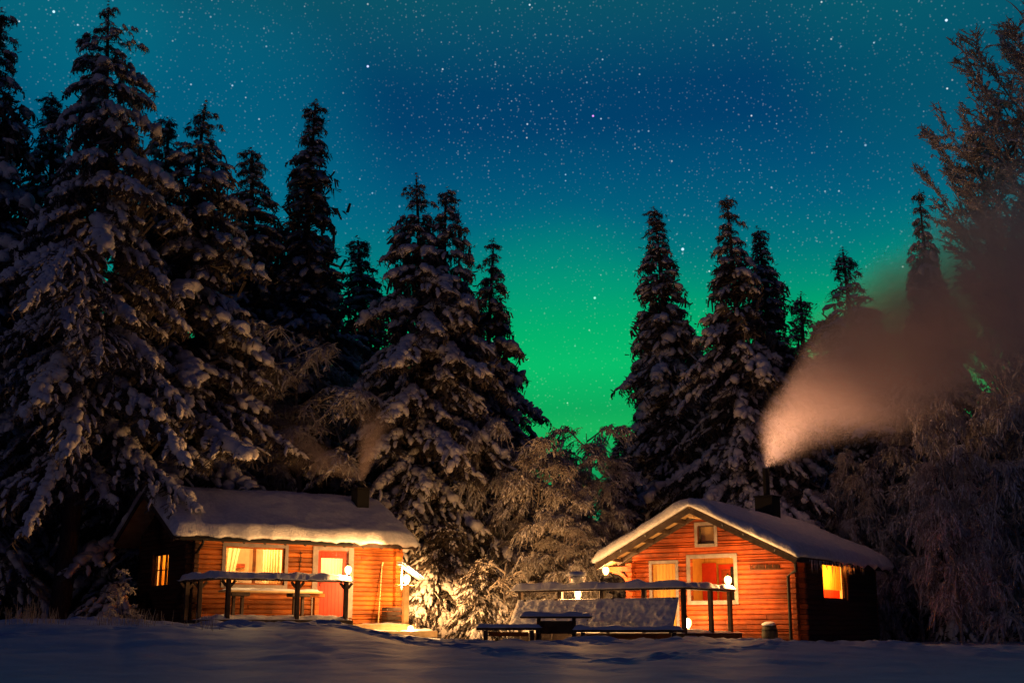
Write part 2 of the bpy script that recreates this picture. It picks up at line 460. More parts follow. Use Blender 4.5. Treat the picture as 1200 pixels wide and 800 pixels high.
# ------------------------------------------------------------------ ground: one snow sheet to the horizon
_fr = random.Random(77); FOOT = []
for (xa, ya, xb, yb_, n_) in ((-5.2, 31.5, 1.5, 17, 22), (1.5, 17, 8.5, 29.5, 20), (-9, 20, -2.5, 30, 14), (9, 16, 12, 28, 12), (-6.5, 30.2, 9, 28.6, 44), (-7, 26, 4, 24.5, 26)):
    for i_ in range(n_):
        t_ = i_ / n_; w_x = (.14 if i_ % 2 else -.14)
        FOOT.append((xa + (xb - xa) * t_ + w_x + _fr.uniform(-.06, .06) + .4 * math.sin(t_ * 7), ya + (yb_ - ya) * t_ + _fr.uniform(-.12, .12), _fr.uniform(.13, .21), _fr.uniform(.10, .18)))
def ground_rel(x, y):
    x = np.asarray(x, float); y = np.asarray(y, float)
    k = 600 + 1500 * x / np.maximum(y, 8.0)             # direction across the clearing
    # height of the ploughed snow bank in front of the cabins, along the clearing
    bank = np.interp(k, [-400, 0, 190, 250, 400, 500, 740, 800, 900, 1000, 1200, 1600],
                     [.26, .18, .18, .09, .06, -.18, -.26, -.14, -.20, -.28, -.50, -.6])
    behind = np.interp(k, [0, 420, 480, 560, 740, 1200], [-.12, -.10, -.14, -.35, -.36, -.40])
    near = -.46 - .012 * np.clip(10 - y, 0, 10) ** 2 * .6
    yb = 28.0 + 1.2 * vnoise(x * .12, 3.3)
    t = np.clip((y - 11) / (yb - 11), 0, 1); t = t * t * (3 - 2 * t)
    front = near + (bank - near) * t
    t2 = np.clip((y - yb) / 2.6, 0, 1); t2 = t2 * t2 * (3 - 2 * t2)
    h = front + (behind - bank) * t2
    h = h + np.clip((y - 45) / 60, 0, 3) * .5
    near_f = np.exp(-((y - 26) / 14.0) ** 2) + .12
    h = h + near_f * (.040 * fbm(x * .5, y * .35, 2.0, 3) + .016 * fbm(x * 2.4, y * 1.2, 5.0, 3))
    eb = np.exp(-((y - yb) / 2.4) ** 2)
    h = h + eb * (.075 * np.maximum(fbm(x * 1.5, y * 1.2, 11.0, 4), -.25) + .03 * fbm(x * 5, y * 4, 12.0, 3))
    m = np.exp(-((k - 330) / 90.0) ** 2 - ((y - 29.5) / 2.2) ** 2)
    h = h + m * (.10 * np.abs(fbm(x * 1.6, y * 1.3, 9.0, 3)) + .04)
    tr = np.exp(-((np.abs(np.sin(x * 1.15 + y * .35)) - .0) / .12) ** 2) * np.exp(-((y - 19) / 5.0) ** 2)
    h = h - .03 * tr
    for (fx, fy, fr, fd) in FOOT:
        d2 = ((x - fx) ** 2 + (y - fy) ** 2) / fr ** 2
        h = h - np.where(d2 < 9, fd * np.exp(-d2) - fd * .35 * np.exp(-(d2 - 2.2) ** 2), 0)
    return h
def gz(x, y):
    return CZ + float(ground_rel(x, y))
def axis(core0, core1, step, far0, far1):
    a = list(np.arange(core0, core1, step)); g = step; p = a[0]; L = []
    while p > far0:
        g *= 1.35; p -= g; L.append(max(p, far0))
    q = a[-1]; g = step; R_ = []
    while q < far1:
        g *= 1.35; q += g; R_.append(min(q, far1))
    return np.array(L[::-1] + a + R_)
gx = axis(-17, 17, .11, -2500, 2500); gy = axis(6, 38, .11, -60, 3500)
GX, GY = np.meshgrid(gx, gy, indexing='ij')
GZ = CZ + ground_rel(GX, GY)
W_ = len(gy)
ii, jj = np.meshgrid(np.arange(len(gx) - 1), np.arange(len(gy) - 1), indexing='ij')
a_ = (ii * W_ + jj).ravel()
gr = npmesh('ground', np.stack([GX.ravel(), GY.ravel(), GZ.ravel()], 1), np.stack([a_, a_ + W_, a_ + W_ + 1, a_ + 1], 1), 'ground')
tag(gr, 'uneven snow covering the clearing in front of the cabins', kind='structure')

# ------------------------------------------------------------------ cabins
def log_wall(mb, gb, x0, x1, z0, ztop, opens, row=.135, face=0.0, axis='x', sign=-1, off=0.0, t=.12, rnd=None, xlim=None, joint=2.6):
    """horizontal planks. axis 'x': wall runs along x at y=off (outer face towards sign*y); 'y': runs along y at x=off.
    xlim(z) -> (lo, hi) clips a gable."""
    rnd = rnd or random.Random(1)
    z = z0
    zz = set()
    def put(a, b, c):
        # a along wall, b outward distance, c height
        return (a, off + sign * b, c) if axis == 'x' else (off + sign * b, a, c)
    while z < ztop - .01:
        zt = min(z + row, ztop)
        cuts = [z, zt]
        for (ox0, ox1, oz0, oz1) in opens:
            for q in (oz0, oz1):
                if z + .01 < q < zt - .01: cuts.append(q)
        cuts = sorted(cuts)
        for s in range(len(cuts) - 1):
            za, zb = cuts[s], cuts[s + 1]
            iv = [(x0, x1)]
            for (ox0, ox1, oz0, oz1) in opens:
                if za < oz1 - .005 and zb > oz0 + .005:
                    nv = []
                    for (p, q) in iv:
                        if ox0 > p: nv.append((p, min(q, ox0)))
                        if ox1 < q: nv.append((max(p, ox1), q))
                    iv = [(p, q) for p, q in nv if q - p > .01]
            fin = []
            for (p, q) in iv:
                c = p
                while q - c > joint * 1.3:
                    d = c + joint * rnd.uniform(.5, 1.2)
                    fin.append((c, d - .004)); c = d
                fin.append((c, q))
            for (p, q) in fin:
                def cl(zv):
                    if not xlim: return p, q
                    lo, hi = xlim(zv); return max(p, lo), min(q, hi)
                (pa, qa), (pb, qb) = cl(za), cl(zb)
                if qa - pa < .02: continue
                if qb < pb: pb = qb = (pb + qb) / 2
                g = .024; pr = .034 + rnd.uniform(-.009, .009)
                ra = [(0, za), (pr, za + g), (pr, zb - g), (0, zb), (-t, zb), (-t, za)]
                def ex(zv):
                    f = (zv - za) / (zb - za); return pa + (pb - pa) * f, qa + (qb - qa) * f
                vs = [put(ex(c)[0], b, c) for b, c in ra] + [put(ex(c)[1], b, c) for b, c in ra]
                mb.add(vs, [(0, 1, 2, 3, 4, 5), (11, 10, 9, 8, 7, 6)] + [(i, (i + 1) % 6, (i + 1) % 6 + 6, i + 6) for i in range(6)])
        z = zt

def roof_snow(mb, x0, x1, ym, hs, zr, slope, th, seed, axis='x', resx=.09, ress=.07, lip=.07, asym=None, edge=.3, amp=.14):
    """snow over a gable roof; ridge runs along x (axis 'x') or y. One closed shell."""
    nx = int((x1 - x0) / resx); ns = int(2 * hs / ress)
    A = np.linspace(x0, x1, nx + 1); Sv = np.linspace(-1, 1, ns + 1)
    X, Q = np.meshgrid(A, Sv, indexing='ij')
    base = zr - np.abs(Q) * hs * slope
    # round off the ridge
    n1 = fbm(X * .8 + seed, Q * hs * .8, seed, 3); n2 = fbm(X * 4 + seed, Q * hs * 4, seed + 2, 3); n3 = fbm(X * 2.2, Q * 0 + seed, 7.7, 3)
    dE = np.minimum((1 - np.abs(Q)) * hs, 9); dX = np.minimum(X - x0, x1 - X)
    e = np.clip(dE / edge, 0, 1); ex = np.clip(dX / (edge * .75), 0, 1)
    pe = np.sqrt(np.clip(1 - (1 - e) ** 2, 0, 1)) * np.sqrt(np.clip(1 - (1 - ex) ** 2, 0, 1))
    ridge = .10 * np.exp(-(Q * hs / .28) ** 2)
    H = th * (.52 + .48 * pe) * (1 + amp * n1 + .05 * n2) - ridge
    wav = np.where(e < .999, lip * (.6 + .9 * n3), 0) * (1 - e)
    Yv = ym + Q * (hs + wav) + np.where(e < 1, n2 * .012, 0)
    Xv = X + np.where(ex < 1, n2 * .018 * np.sign(X - (x0 + x1) / 2), 0)
    Z = base + H - (1 - e) ** 2 * lip * (.6 + .5 * n3)
    Wn = ns + 1
    P3 = lambda a, b, c: (a, b, c) if axis == 'x' else (b, a, c)
    vs = [P3(a, b, c) for a, b, c in zip(Xv.ravel(), Yv.ravel(), Z.ravel())]
    fs = [(i * Wn + j, (i + 1) * Wn + j, (i + 1) * Wn + j + 1, i * Wn + j + 1) for i in range(nx) for j in range(ns)]
    off = len(vs)
    Zb = base + .004 - (1 - e) ** 2 * lip * np.maximum(.25 + 1.1 * n3 + .6 * n2, -.2)
    Ybm = ym + Q * (hs + wav * .35)
    vs += [P3(a, b, c) for a, b, c in zip(X.ravel(), Ybm.ravel(), Zb.ravel())]
    fs += [(off + i * Wn + j, off + i * Wn + j + 1, off + (i + 1) * Wn + j + 1, off + (i + 1) * Wn + j) for i in range(nx) for j in range(ns)]
    # side walls with one bulge row
    ring = [(i, 0) for i in range(nx)] + [(nx, j) for j in range(ns)] + [(i, ns) for i in range(nx, 0, -1)] + [(0, j) for j in range(ns, 0, -1)]
    mid = len(vs)
    for (i, j) in ring:
        k = i * Wn + j
        t, b = Vector(vs[k]), Vector(vs[off + k])
        m = t * .55 + b * .45
        ox = (-1 if i == 0 else 1 if i == nx else 0); oy = (-1 if j == 0 else 1 if j == ns else 0)
        q = .035 * (1 + .9 * n2[i, j] + .5 * n3[i, j])
        o = P3(ox * q, oy * q, 0)
        vs.append((m.x + o[0], m.y + o[1], m.z))
    R = len(ring)
    for q in range(R):
        (i, j), (i2, j2) = ring[q], ring[(q + 1) % R]
        a, b = i * Wn + j, i2 * Wn + j2; q2 = (q + 1) % R
        fs.append((a, b, mid + q2, mid + q)); fs.append((mid + q, mid + q2, off + b, off + a))
    mb.add(vs, fs)

def window_frame(parent, x0, x1, z0, z1, out, trim=.10, mat='wood_grey', mull=(), axis='x', off=0.0, sgn=-1, bars=(), sash='wood_amber', depth=.03):
    """outer trim round an opening, sash, mullions, glass. 'out' = how far the trim stands proud"""
    def bx(mb, a0, a1, b0, b1, c0, c1):
        # b = outward distances
        lo, hi = sorted((off + sgn * b0, off + sgn * b1))
        if axis == 'x': mb.box(a0, a1, lo, hi, c0, c1)
        else: mb.box(lo, hi, a0, a1, c0, c1)
    f = MB()
    bx(f, x0 - trim, x0, -.02, out, z0 - trim, z1 + trim)
    bx(f, x1, x1 + trim, -.02, out, z0 - trim, z1 + trim)
    bx(f, x0 + .001, x1 - .001, -.02, out - .003, z1, z1 + trim)
    bx(f, x0 + .001, x1 - .001, -.02, out + .02, z0 - trim, z0)
    fr = f.build('window', mat, parent)
    s = MB(); sw = .045
    bx(s, x0 + .002, x0 + sw, -.09, -.03, z0 + .002, z1 - .002); bx(s, x1 - sw, x1 - .002, -.09, -.03, z0 + .002, z1 - .002)
    bx(s, x0 + sw, x1 - sw, -.088, -.032, z1 - sw, z1 - .003); bx(s, x0 + sw, x1 - sw, -.088, -.032, z0 + .003, z0 + sw)
    for m_ in mull: bx(s, m_ - .04, m_ + .04, -.086, -.034, z0 + sw, z1 - sw)
    for b_ in bars: bx(s, x0 + sw, x1 - sw, -.08, -.04, b_ - .014, b_ + .014)
    s.build('sash', sash, fr)
    g = MB(); bx(g, x0 + sw, x1 - sw, -.064, -.060, z0 + sw, z1 - sw)
    g.build('glass', 'glass', fr)
    return fr
def curtain(mb, a0, a1, z0, z1, y, amp=.04, waves=9, gather=0.0, seed=0, axis='x'):
    n = 60; K = 8; vs = []
    for k in range(K + 1):
        zt = k / K; z = z1 + (z0 - z1) * zt
        sh = 1 - gather * (1 - abs(zt - .6) * 1.6 if gather else 0)
        for i in range(n + 1):
            u = i / n
            a = a0 + (a1 - a0) * u * sh
            d = amp * math.sin(u * waves * 2 * math.pi + math.sin(seed + u * 5) * 1.6) * (.5 + .5 * zt)
            vs.append((a, y + d, z) if axis == 'x' else (y + d, a, z))
    fs = [(k * (n + 1) + i, k * (n + 1) + i + 1, (k + 1) * (n + 1) + i + 1, (k + 1) * (n + 1) + i) for k in range(K) for i in range(n)]
    mb.add(vs, fs)
def icicles(par, pts, seed, lo=.08, hi=.3):
    r = random.Random(seed)
    for p in pts:
        L = lo + (hi - lo) * r.random() ** 2
        a = r.uniform(.014, .028)
        mb = MB(); mb.tube([p, Vector(p) + Vector((r.uniform(-.01, .01), r.uniform(-.01, .01), -L * .5)), Vector(p) + Vector((r.uniform(-.02, .02), r.uniform(-.02, .02), -L))], [a, a * .7, .002], 5); mb.build('icicle', 'ice', par, True)
ANG = math.radians(35)

# ---------- left cabin: local x along the front, y into the depth
LW, LD = 6.42, 4.5
LZ = CZ - .10
CL = thing('log_cabin', 'amber log cabin with a red door and a wide curtained window in its long front', 'cabin', (-8.82, 35.0, LZ), ANG)
s_ = .53; zw = 2.83; zrL = zw + LD / 2 * s_
wl = MB()
opF = [(.93, 2.74, 1.35, 2.40), (3.80, 4.78, .50, 2.38)]
rnd = random.Random(5)
log_wall(wl, None, 0, LW, 0, zw, opF, off=0.0, rnd=rnd)
log_wall(wl, None, 0, LW, 0, zw, [], off=LD, sign=1, rnd=rnd)
def limL(z):
    if z <= zw: return (.13, LD - .13)
    d = (z - zw) / s_; return (d + .02, LD - d - .02)
opG = [(1.80, 3.12, 1.33, 2.28)]
ws = MB(); log_wall(ws, None, .13, LD - .13, 0, zrL - .03, opG, axis='y', off=0.0, sign=-1, rnd=rnd, xlim=limL); ws.build('gable_wall', 'wood_shaded', CL)
log_wall(wl, None, .13, LD - .13, 0, zrL - .03, [], axis='y', off=LW, sign=1, rnd=rnd, xlim=limL)
wl.build('wall', 'wood_amber', CL)
for cx in (LW - .02, .02):
    cn = MB(); z = .0; k = 0
    while z < zw - .15:
        e = .20 + (k % 2) * .03
        cn.box(cx - .075, cx + .075, -e, -.025, z + .004, z + .131, .014)
        sx = 1 if cx > 1 else -1
        cn.box(*(sorted((cx + sx * .07, cx + sx * (.24 + .03 * (k % 2))))), -.06, .07, z + .004, z + .131, .014)
        z += .135; k += 1
    cn.build('log_corner', 'wood_amber' if cx > 1 else 'wood_shaded', CL)
fl = MB(); fl.box(.12, LW - .12, .12, LD - .12, .40, .46); fl.build('floor', 'board_light', CL)
pt = MB(); pt.box(.15, LW - .15, 3.6, 3.66, .46, 2.78); pt.box(3.2, 3.26, .16, 3.6, .46, 2.78)
pt.box(.13, LW - .13, .13, LD - .13, 2.78, 2.82)
pt.build('inner_wall', 'plaster', CL)
rf = MB()
ov = .45; ox0, ox1 = -.72, LW + .42
for sg in (-1, 1):
    y_e = LD / 2 + sg * (LD / 2 + ov); z_e = zw - ov * s_
    y_m = LD / 2
    vs = []
    for x in (ox0, ox1):
        vs += [(x, y_m, zrL + .02), (x, y_e, z_e + .02), (x, y_e, z_e - .045), (x, y_m, zrL - .045)]
    rf.add(vs, [(0, 1, 2, 3), (7, 6, 5, 4), (0, 4, 5, 1), (1, 5, 6, 2), (2, 6, 7, 3), (3, 7, 4, 0)])
roofL = rf.build('roof', 'board_light', CL)
fb = MB()
for x in (ox0 - .03, ox1 + .005):
    for sg in (-1, 1):
        y_e = LD / 2 + sg * (LD / 2 + ov)
        fb.beam((x + .012, LD / 2, zrL - .07), (x + .012, y_e, zw - ov * s_ - .07), .025, .15)
fb.box(ox0, ox1, -ov - .028, -ov - .002, zw - ov * s_ - .10, zw - ov * s_ + .03)
for i in range(11):
    x = .05 + i * .63
    fb.beam((x, .35, zw + .35 * s_ - .10), (x, -ov + .03, zw - ov * s_ - .04 - .055), .05, .09)
fb.build('fascia', 'wood_dark', roofL)
gt = MB()
gt.tube([(ox0 + .1, -ov - .08, zw - ov * s_ - .05), (ox1 - 2.2, -ov - .08, zw - ov * s_ - .05)], .05, 8)
gt.tube([(.05, -ov - .08, zw - ov * s_ - .08), (.05, -ov - .08, 2.42), (.0, -.16, 2.12), (.0, -.16, .3)], .04, 8)
gt.build('gutter', 'metal_black', CL)
sn = MB(); roof_snow(sn, ox0 - .06, ox1 + .06, LD / 2, LD / 2 + ov + .05, zrL + .03, s_, .33, 3.3, lip=.10, amp=.16, edge=.20)
sn.build('roof_snow', 'snow_crust', roofL, True)
ch = MB(); ch.box(5.72, 6.14, 1.25, 1.68, 3.2, 4.42, .01); ch.box(5.69, 6.17, 1.22, 1.71, 4.42, 4.48, .01)
cho = ch.build('chimney', 'metal_black', roofL)
cp = MB(); cp.tube([(5.93, 1.46, 4.48), (5.93, 1.46, 4.70)], .09, 12); cp.build('flue_pipe', 'metal_black', cho)
wf = window_frame(CL, .93, 2.74, 1.35, 2.40, .05, .10, mull=(1.835,))
window_frame(CL, 1.80, 3.12, 1.33, 2.28, .05, .09, axis='y', off=0.0, sgn=-1, mull=(2.24, 2.68), bars=(1.81,), sash='wood_dark', mat='wood_dark')
cu = MB(); curtain(cu, .98, 1.45, 1.30, 2.36, .17, .045, 4, .3, 1); cu.build('curtain', 'curtain', CL)
cu = MB(); curtain(cu, 2.14, 2.70, 1.30, 2.36, .17, .045, 6, 0, 4); cu.build('curtain', 'curtain', CL)
cu = MB(); curtain(cu, 1.75, 3.15, 1.30, 2.30, .17, .03, 9, 0, 2, axis='y'); cu.build('curtain', 'curtain_y', CL)
tb = MB(); tb.box(.7, 3.1, .45, 1.6, .46, 1.70, .02)
tb.build('bunk_bed', 'cloth_white', CL)
cb = MB(); cb.box(.6, 2.9, 3.2, 3.59, 1.98, 2.10); cb.box(1.0, 1.5, 3.3, 3.59, 2.10, 2.35); cb.box(1.9, 2.5, 3.3, 3.59, 2.10, 2.5); cb.build('shelf', 'wood_red', CL)
# door
dr = MB(); n = 8; zs = .50
for i in range(n):
    a = 3.81 + i * (.96 / n); mb_ = dr
    lo, hi = a + .003, a + .96 / n - .003
    if hi < 3.93 or lo > 4.65:
        dr.box(lo, hi, .02, .07, zs, 2.37)
    else:
        dr.box(lo, hi, .02, .07, zs, 1.62); dr.box(lo, hi, .02, .07, 2.17, 2.37)
dr.box(3.92, 4.66, .005, .02, 1.56, 1.62); dr.box(3.92, 4.66, .005, .02, 2.17, 2.23)
dr.box(3.81, 4.77, .045, .06, .5, 1.62)
door = dr.build('door', 'door_red', CL)
g = MB(); g.box(3.90, 4.68, .036, .042, 1.62, 2.17); g.build('glass', 'glass', door)
cu = MB(); curtain(cu, 3.9, 4.68, 1.6, 2.2, .12, .015, 7, 0, 2); cu.build('curtain', 'cloth_white', door).data.materials[0] = curtain_mat('door_curtain', (.9, .8, .6))
h = MB(); h.tube([(3.88, -.02, 1.35), (3.88, -.02, 1.45), (3.98, -.03, 1.45)], .012, 6); h.build('handle', 'metal_black', door)
dt = MB(); dt.box(3.62, 3.79, -.06, .05, .45, 2.50); dt.box(4.79, 4.96, -.06, .05, .45, 2.50); dt.box(3.80, 4.78, -.055, .05, 2.39, 2.50)
dt.build('door_frame', 'wood_grey', CL)
pl = MB(); pl.box(5.22, 5.50, -.05, -.024, 2.17, 2.24)
pl.build('name_board', 'wood_red', CL)
hk = MB(); hk.tube([(3.22, -.05, 2.34), (3.23, -.06, 2.1), (3.21, -.05, 1.95), (3.20, -.06, 1.78)], .012, 6)
for zz in (2.26, 2.14, 2.02, 1.90): hk.tube([(3.17, -.06, zz), (3.27, -.06, zz + .02)], .012, 5)
hk.build('wall_ornament', 'metal_black', CL)
point((.75, 2.5, 2.3), 60, (1, .60, .22), .1, CL)
point((2.1, 1.1, 2.45), 420, (1, .62, .26), .12, CL)
point((4.3, 1.3, 2.3), 260, (1, .66, .30), .12, CL)

# ---------- left deck (platform), a thing of its own, and its railing with bench
def loc_l(x, y, z=0): return Vector((-8.82, 35.0, LZ)) + Matrix.Rotation(ANG, 3, 'Z') @ Vector((x, y, z))
dk = thing('wooden_deck', 'low snow-covered deck along the front of the amber cabin', 'deck', tuple(loc_l(0, 0)), ANG)
d = MB()
yy = -2.70
while yy < -.30:
    d.box(-.38, 3.55, yy, yy + .12, .30, .36); yy += .135
d.box(-.40, 3.57, -2.74, -2.705, .02, .358); d.box(-.42, -.385, -2.70, -.3, .02, .358); d.box(3.552, 3.58, -2.70, -.3, .02, .358)
d.build('platform', 'wood_dark', dk)
sn = MB(); sn.slab(-.36, 3.54, -2.68, -1.2, .36, .10, .1, .5, 2.2, .2)
sn.build('snow_cover', 'snow', dk, True)
st_ = thing('wooden_steps', 'two broad lamp-lit wooden steps below the right corner of the amber cabin', 'steps', tuple(loc_l(4.0, 0)), ANG)
d = MB(); d.box(-.35, 1.95, -2.0, -.30, .04, .22, .01); d.box(-.5, 2.3, -2.7, -2.01, -.10, .07, .01)
for i in range(5): d.box(-.35, 1.95, -2.0 + i * .33, -2.0 + i * .33 + .31, .222, .26, .006)
d.build('tread', 'board_light', st_)
sn = MB(); sn.slab(-.45, 2.2, -2.65, -2.05, .07, .04, .08, .9, 5.1, .15); sn.slab(.7, 1.8, -1.9, -1.0, .26, .03, .08, .6, 1.1, .2)
sn.build('snow_cover', 'snow', st_, True)

rl = thing('deck_railing', 'dark railing with thick snow on its top rail along the deck of the amber cabin', 'railing', tuple(loc_l(0, 0)), ANG)
def post(mbn, parent, x, y, z0, z1, w=.11, mat='wood_dark', br=.16):
    p = MB(); p.box(x - w / 2, x + w / 2, y - w / 2, y + w / 2, z0, z1, .008)
    if br:
        for sx in (-1, 1):
            p.beam((x + sx * w / 2, y, z1 - br), (x + sx * (w / 2 + br * .8), y, z1 - .02), .06, .06)
    return p.build('post', mat, parent)
for x in (.0, 1.95, 3.40): post(None, rl, x, -2.60, .0, 1.37)
for y in (-1.4, -.45): post(None, rl, -.30, y, .0, 1.37)
t = MB(); t.box(-.38, 3.48, -2.74, -2.46, 1.37, 1.42); t.box(-.44, -.16, -2.74, -.3, 1.371, 1.421)
t.build('rail', 'wood_dark', rl)
sn = MB()
sn.slab(-.45, 3.50, -2.80, -2.42, lambda x, y: 1.42, .16, .06, .28, 1.7, .14, .02)
sn.slab(-.50, -.12, -2.55, -.3, lambda x, y: 1.42, .17, .06, .28, 4.7, .14, .02)
sn.build('snow_cover', 'snow', rl, True)
# snow-topped table with legs standing between rail and wall
tbn = thing('deck_table', 'long narrow table on trestle legs under the wide window of the amber cabin', 'table', tuple(loc_l(1.6, -1.05)), ANG)
t = MB(); t.box(-1.15, 1.75, -.25, .25, 1.10, 1.15, .01); t.build('tabletop', 'board_light', tbn)
for x in (-.8, -.55, 1.0, 1.25):
    p = MB(); p.box(x - .035, x + .035, -.05, .05, .36, 1.0); p.build('leg', 'wood_dark', tbn)
for x in (-.675, 1.125):
    p = MB(); p.box(x - .28, x + .28, -.2, .2, 1.0, 1.10, .02); p.build('bracket', 'wood_dark', tbn)
p = MB(); p.box(1.60, 1.74, -.07, .07, .36, 1.0, .01); p.box(1.42, 1.92, -.06, .06, 1.0, 1.10, .02); p.build('leg', 'wood_amber', tbn)
sn = MB(); sn.slab(-1.1, 1.7, -.22, .22, 1.15, .06, .07, .4, 3.7, .1); sn.build('snow_cover', 'snow', tbn, True)

def lantern(label, loc, power, size=1.0, hang=False, group=None, col=(1, .47, .14)):
    t = thing('lantern', label, 'lantern', tuple(loc), 0, group)
    b = MB(); b.lathe([(.0, 0), (.07 * size, 0), (.075 * size, .03), (.05 * size, .045)], 14); b.build('base', 'brass', t)
    g = MB(); g.lathe([(.045 * size, .046), (.085 * size, .075 * size + .02), (.094 * size, .13 * size + .02), (.09 * size, .19 * size + .02), (.045 * size, .23 * size + .02)], 16)
    g.build('globe', 'globe', t, True)
    f = MB(); f.lathe([(.004, .07), (.035 * size, .09 * size + .02), (.042 * size, .12 * size + .02), (.022 * size, .17 * size + .02), (.003, .215 * size + .02)], 10)
    f.build('flame', 'flame', t, True)
    c = MB(); zt = .23 * size + .022
    c.lathe([(.055 * size, zt), (.06 * size, zt + .012), (.025 * size, zt + .05), (.012, zt + .06)], 12)
    c.tube([(0, 0, zt + .05), (0, 0, zt + (.30 if hang else .08))], .006, 5)
    c.build('cap', 'brass', t)
    point((0, 0, .13 * size + .02), power, col, .07, t)
    return t
lantern('glowing lantern on the right end of the snowy railing before the red door', loc_l(3.44, -2.62, 1.56), 300, 1.0)
# lamp post with slanted board by the cabin corner
cp_ = loc_l(5.92, -1.52)
lp = thing('lamp_post', 'pale wooden post with a slanted snow-topped board beside the right corner of the amber cabin', 'lamp post', (cp_.x, cp_.y, LZ + .26), ANG)
p = MB(); p.box(-.075, .075, -.075, .075, 0, 1.08, .01); p.build('post', 'board_light', lp)
p = MB(); p.box(-.35, .22, -.12, .12, 1.08, 1.12, .01); p.build('shelf', 'board_light', lp)
p = MB(); p.beam((-.10, .24, 1.74), (.66, .24, 1.30), .30, .03); p.beam((-.02, .24, 1.0), (-.02, .24, 1.66), .05, .05); p.build('cover_board', 'wood_grey', lp)
p = MB(Matrix.Translation((-.10, .09, 1.76)) @ Matrix.Rotation(math.atan2(.44, .76), 4, 'Y')); p.slab(0, .88, 0, .30, .02, .07, .06, .3, 2, .1); p.build('snow_cover', 'snow', lp, True)
lantern('glowing lantern on top of the pale wooden post beside the amber cabin', (cp_.x + .02, cp_.y - .03, LZ + .26 + 1.12), 820, 1.15)
gl = P(481, 742, 36.0)
lantern('small lantern standing low on the steps at the foot of the pale wooden post', (gl.x, gl.y, gz(gl.x, gl.y) + .05), 65, .9)
sk = MB(); a, b = loc_l(5.62, -.45, .26), loc_l(5.92, -.06, 2.0)
sk.tube([a, b], .018, 7); sk.tube([b, b + Vector((.03, 0, .10))], .03, 7)
tag(sk.build('broom', 'board_light'), 'thin wooden broom handle leaning on the wall left of the amber cabin corner', 'broom')
# sled / crate shadow object near the corner
bx_ = thing('wood_crate', 'dark low crate standing at the foot of the wall by the leaning broom', 'crate', tuple(loc_l(5.75, -.55, .262)), ANG)
p = MB()
for k in range(4): p.box(.05, .50, -.15, -.13, k * .13, k * .13 + .11); p.box(.05, .50, .18, .20, k * .13, k * .13 + .11); p.box(.03, .05, -.13, .18, k * .13, k * .13 + .11); p.box(.50, .52, -.13, .18, k * .13, k * .13 + .11)
p.build('slats', 'wood_dark', bx_)
p = MB(); p.slab(.05, .50, -.12, .18, .42, .06, .05, .3, 3, .08); p.build('snow_cover', 'snow', bx_, True)
# short snow capped marker next to the post
mk = P(489, 737, 36.6)
sm = thing('marker_stake', 'short dark stake with a small snow cap right of the pale lamp post', 'stake', (mk.x, mk.y, gz(mk.x, mk.y) - .1))
p = MB(); p.lathe([(.035, 0), (.03, .62)], 8); p.build('stake', 'wood_dark', sm)
p = MB(); p.lathe([(.03, .62), (.065, .64), (.06, .70), (.03, .74), (.004, .75)], 10); p.build('snow_cover', 'snow', sm, True)

# ---------- right cabin: local origin at the near front corner, x = -u along the gable, y = into the depth
RWd, RDp = 5.03, 6.2
RZ = CZ - .40
CR = thing('log_cabin', 'red-brown log cabin with its snowy gable towards the clearing and icicles over its side window', 'cabin', (7.64, 34.0, RZ), -ANG)
def loc_r(x, y, z=0): return Vector((7.64, 34.0, RZ)) + Matrix.Rotation(-ANG, 3, 'Z') @ Vector((x, y, z))
um = -2.76; hsR = 3.05; zrR = 3.72; sR = .485
def roofz(x): return zrR - abs(x - um) * sR
wr = MB(); rnd = random.Random(9)
opF = [(-4.39, -3.63, .36, 2.25), (-3.16, -1.82, 1.20, 2.36), (-2.90, -2.38, 2.76, 3.28)]
def limR(z):
    d = (zrR - .05 - z) / sR
    return (max(-RWd, um - d), min(0, um + d))
log_wall(wr, None, -RWd, 0, 0, zrR - .05, opF, off=0.0, rnd=rnd, xlim=limR)
log_wall(wr, None, -RWd, 0, 0, zrR - .05, [], off=RDp, sign=1, rnd=rnd, xlim=limR)
ws = MB(); log_wall(ws, None, .13, RDp - .13, 0, roofz(0) - .06, [(1.72, 3.6, 1.24, 2.30)], axis='y', off=0.0, sign=1, rnd=rnd); ws.build('side_wall', 'wood_shaded', CR)
log_wall(wr, None, .13, RDp - .13, 0, roofz(-RWd) - .06, [], axis='y', off=-RWd, sign=-1, rnd=rnd)
wr.build('wall', 'wood_red', CR)
for cx, sx in ((-.02, 1), (-RWd + .02, -1)):
    cn = MB(); z = 0; k = 0
    while z < 2.25:
        e = .22 + (k % 2) * .025
        cn.box(cx - .07, cx + .07, -e, -.026, z + .004, z + .131, .014)
        cn.box(*sorted((cx + sx * .06, cx + sx * (.24 + .025 * (k % 2)))), -.06, .07, z + .004, z + .131, .014)
        z += .135; k += 1
    cn.build('log_corner', 'wood_red', CR)
rf = MB(); y0r, y1r = -.75, RDp + .35
for sg in (-1, 1):
    xe = um + sg * hsR; ze = zrR - hsR * sR
    vs = []
    for y in (y0r, y1r):
        vs += [(um, y, zrR + .05), (xe, y, ze + .05), (xe, y, ze - .0), (um, y, zrR)]
    rf.add(vs, [(0, 1, 2, 3), (7, 6, 5, 4), (0, 4, 5, 1), (1, 5, 6, 2), (2, 6, 7, 3), (3, 7, 4, 0)])
roofR = rf.build('roof', 'board_light', CR)
fb = MB()
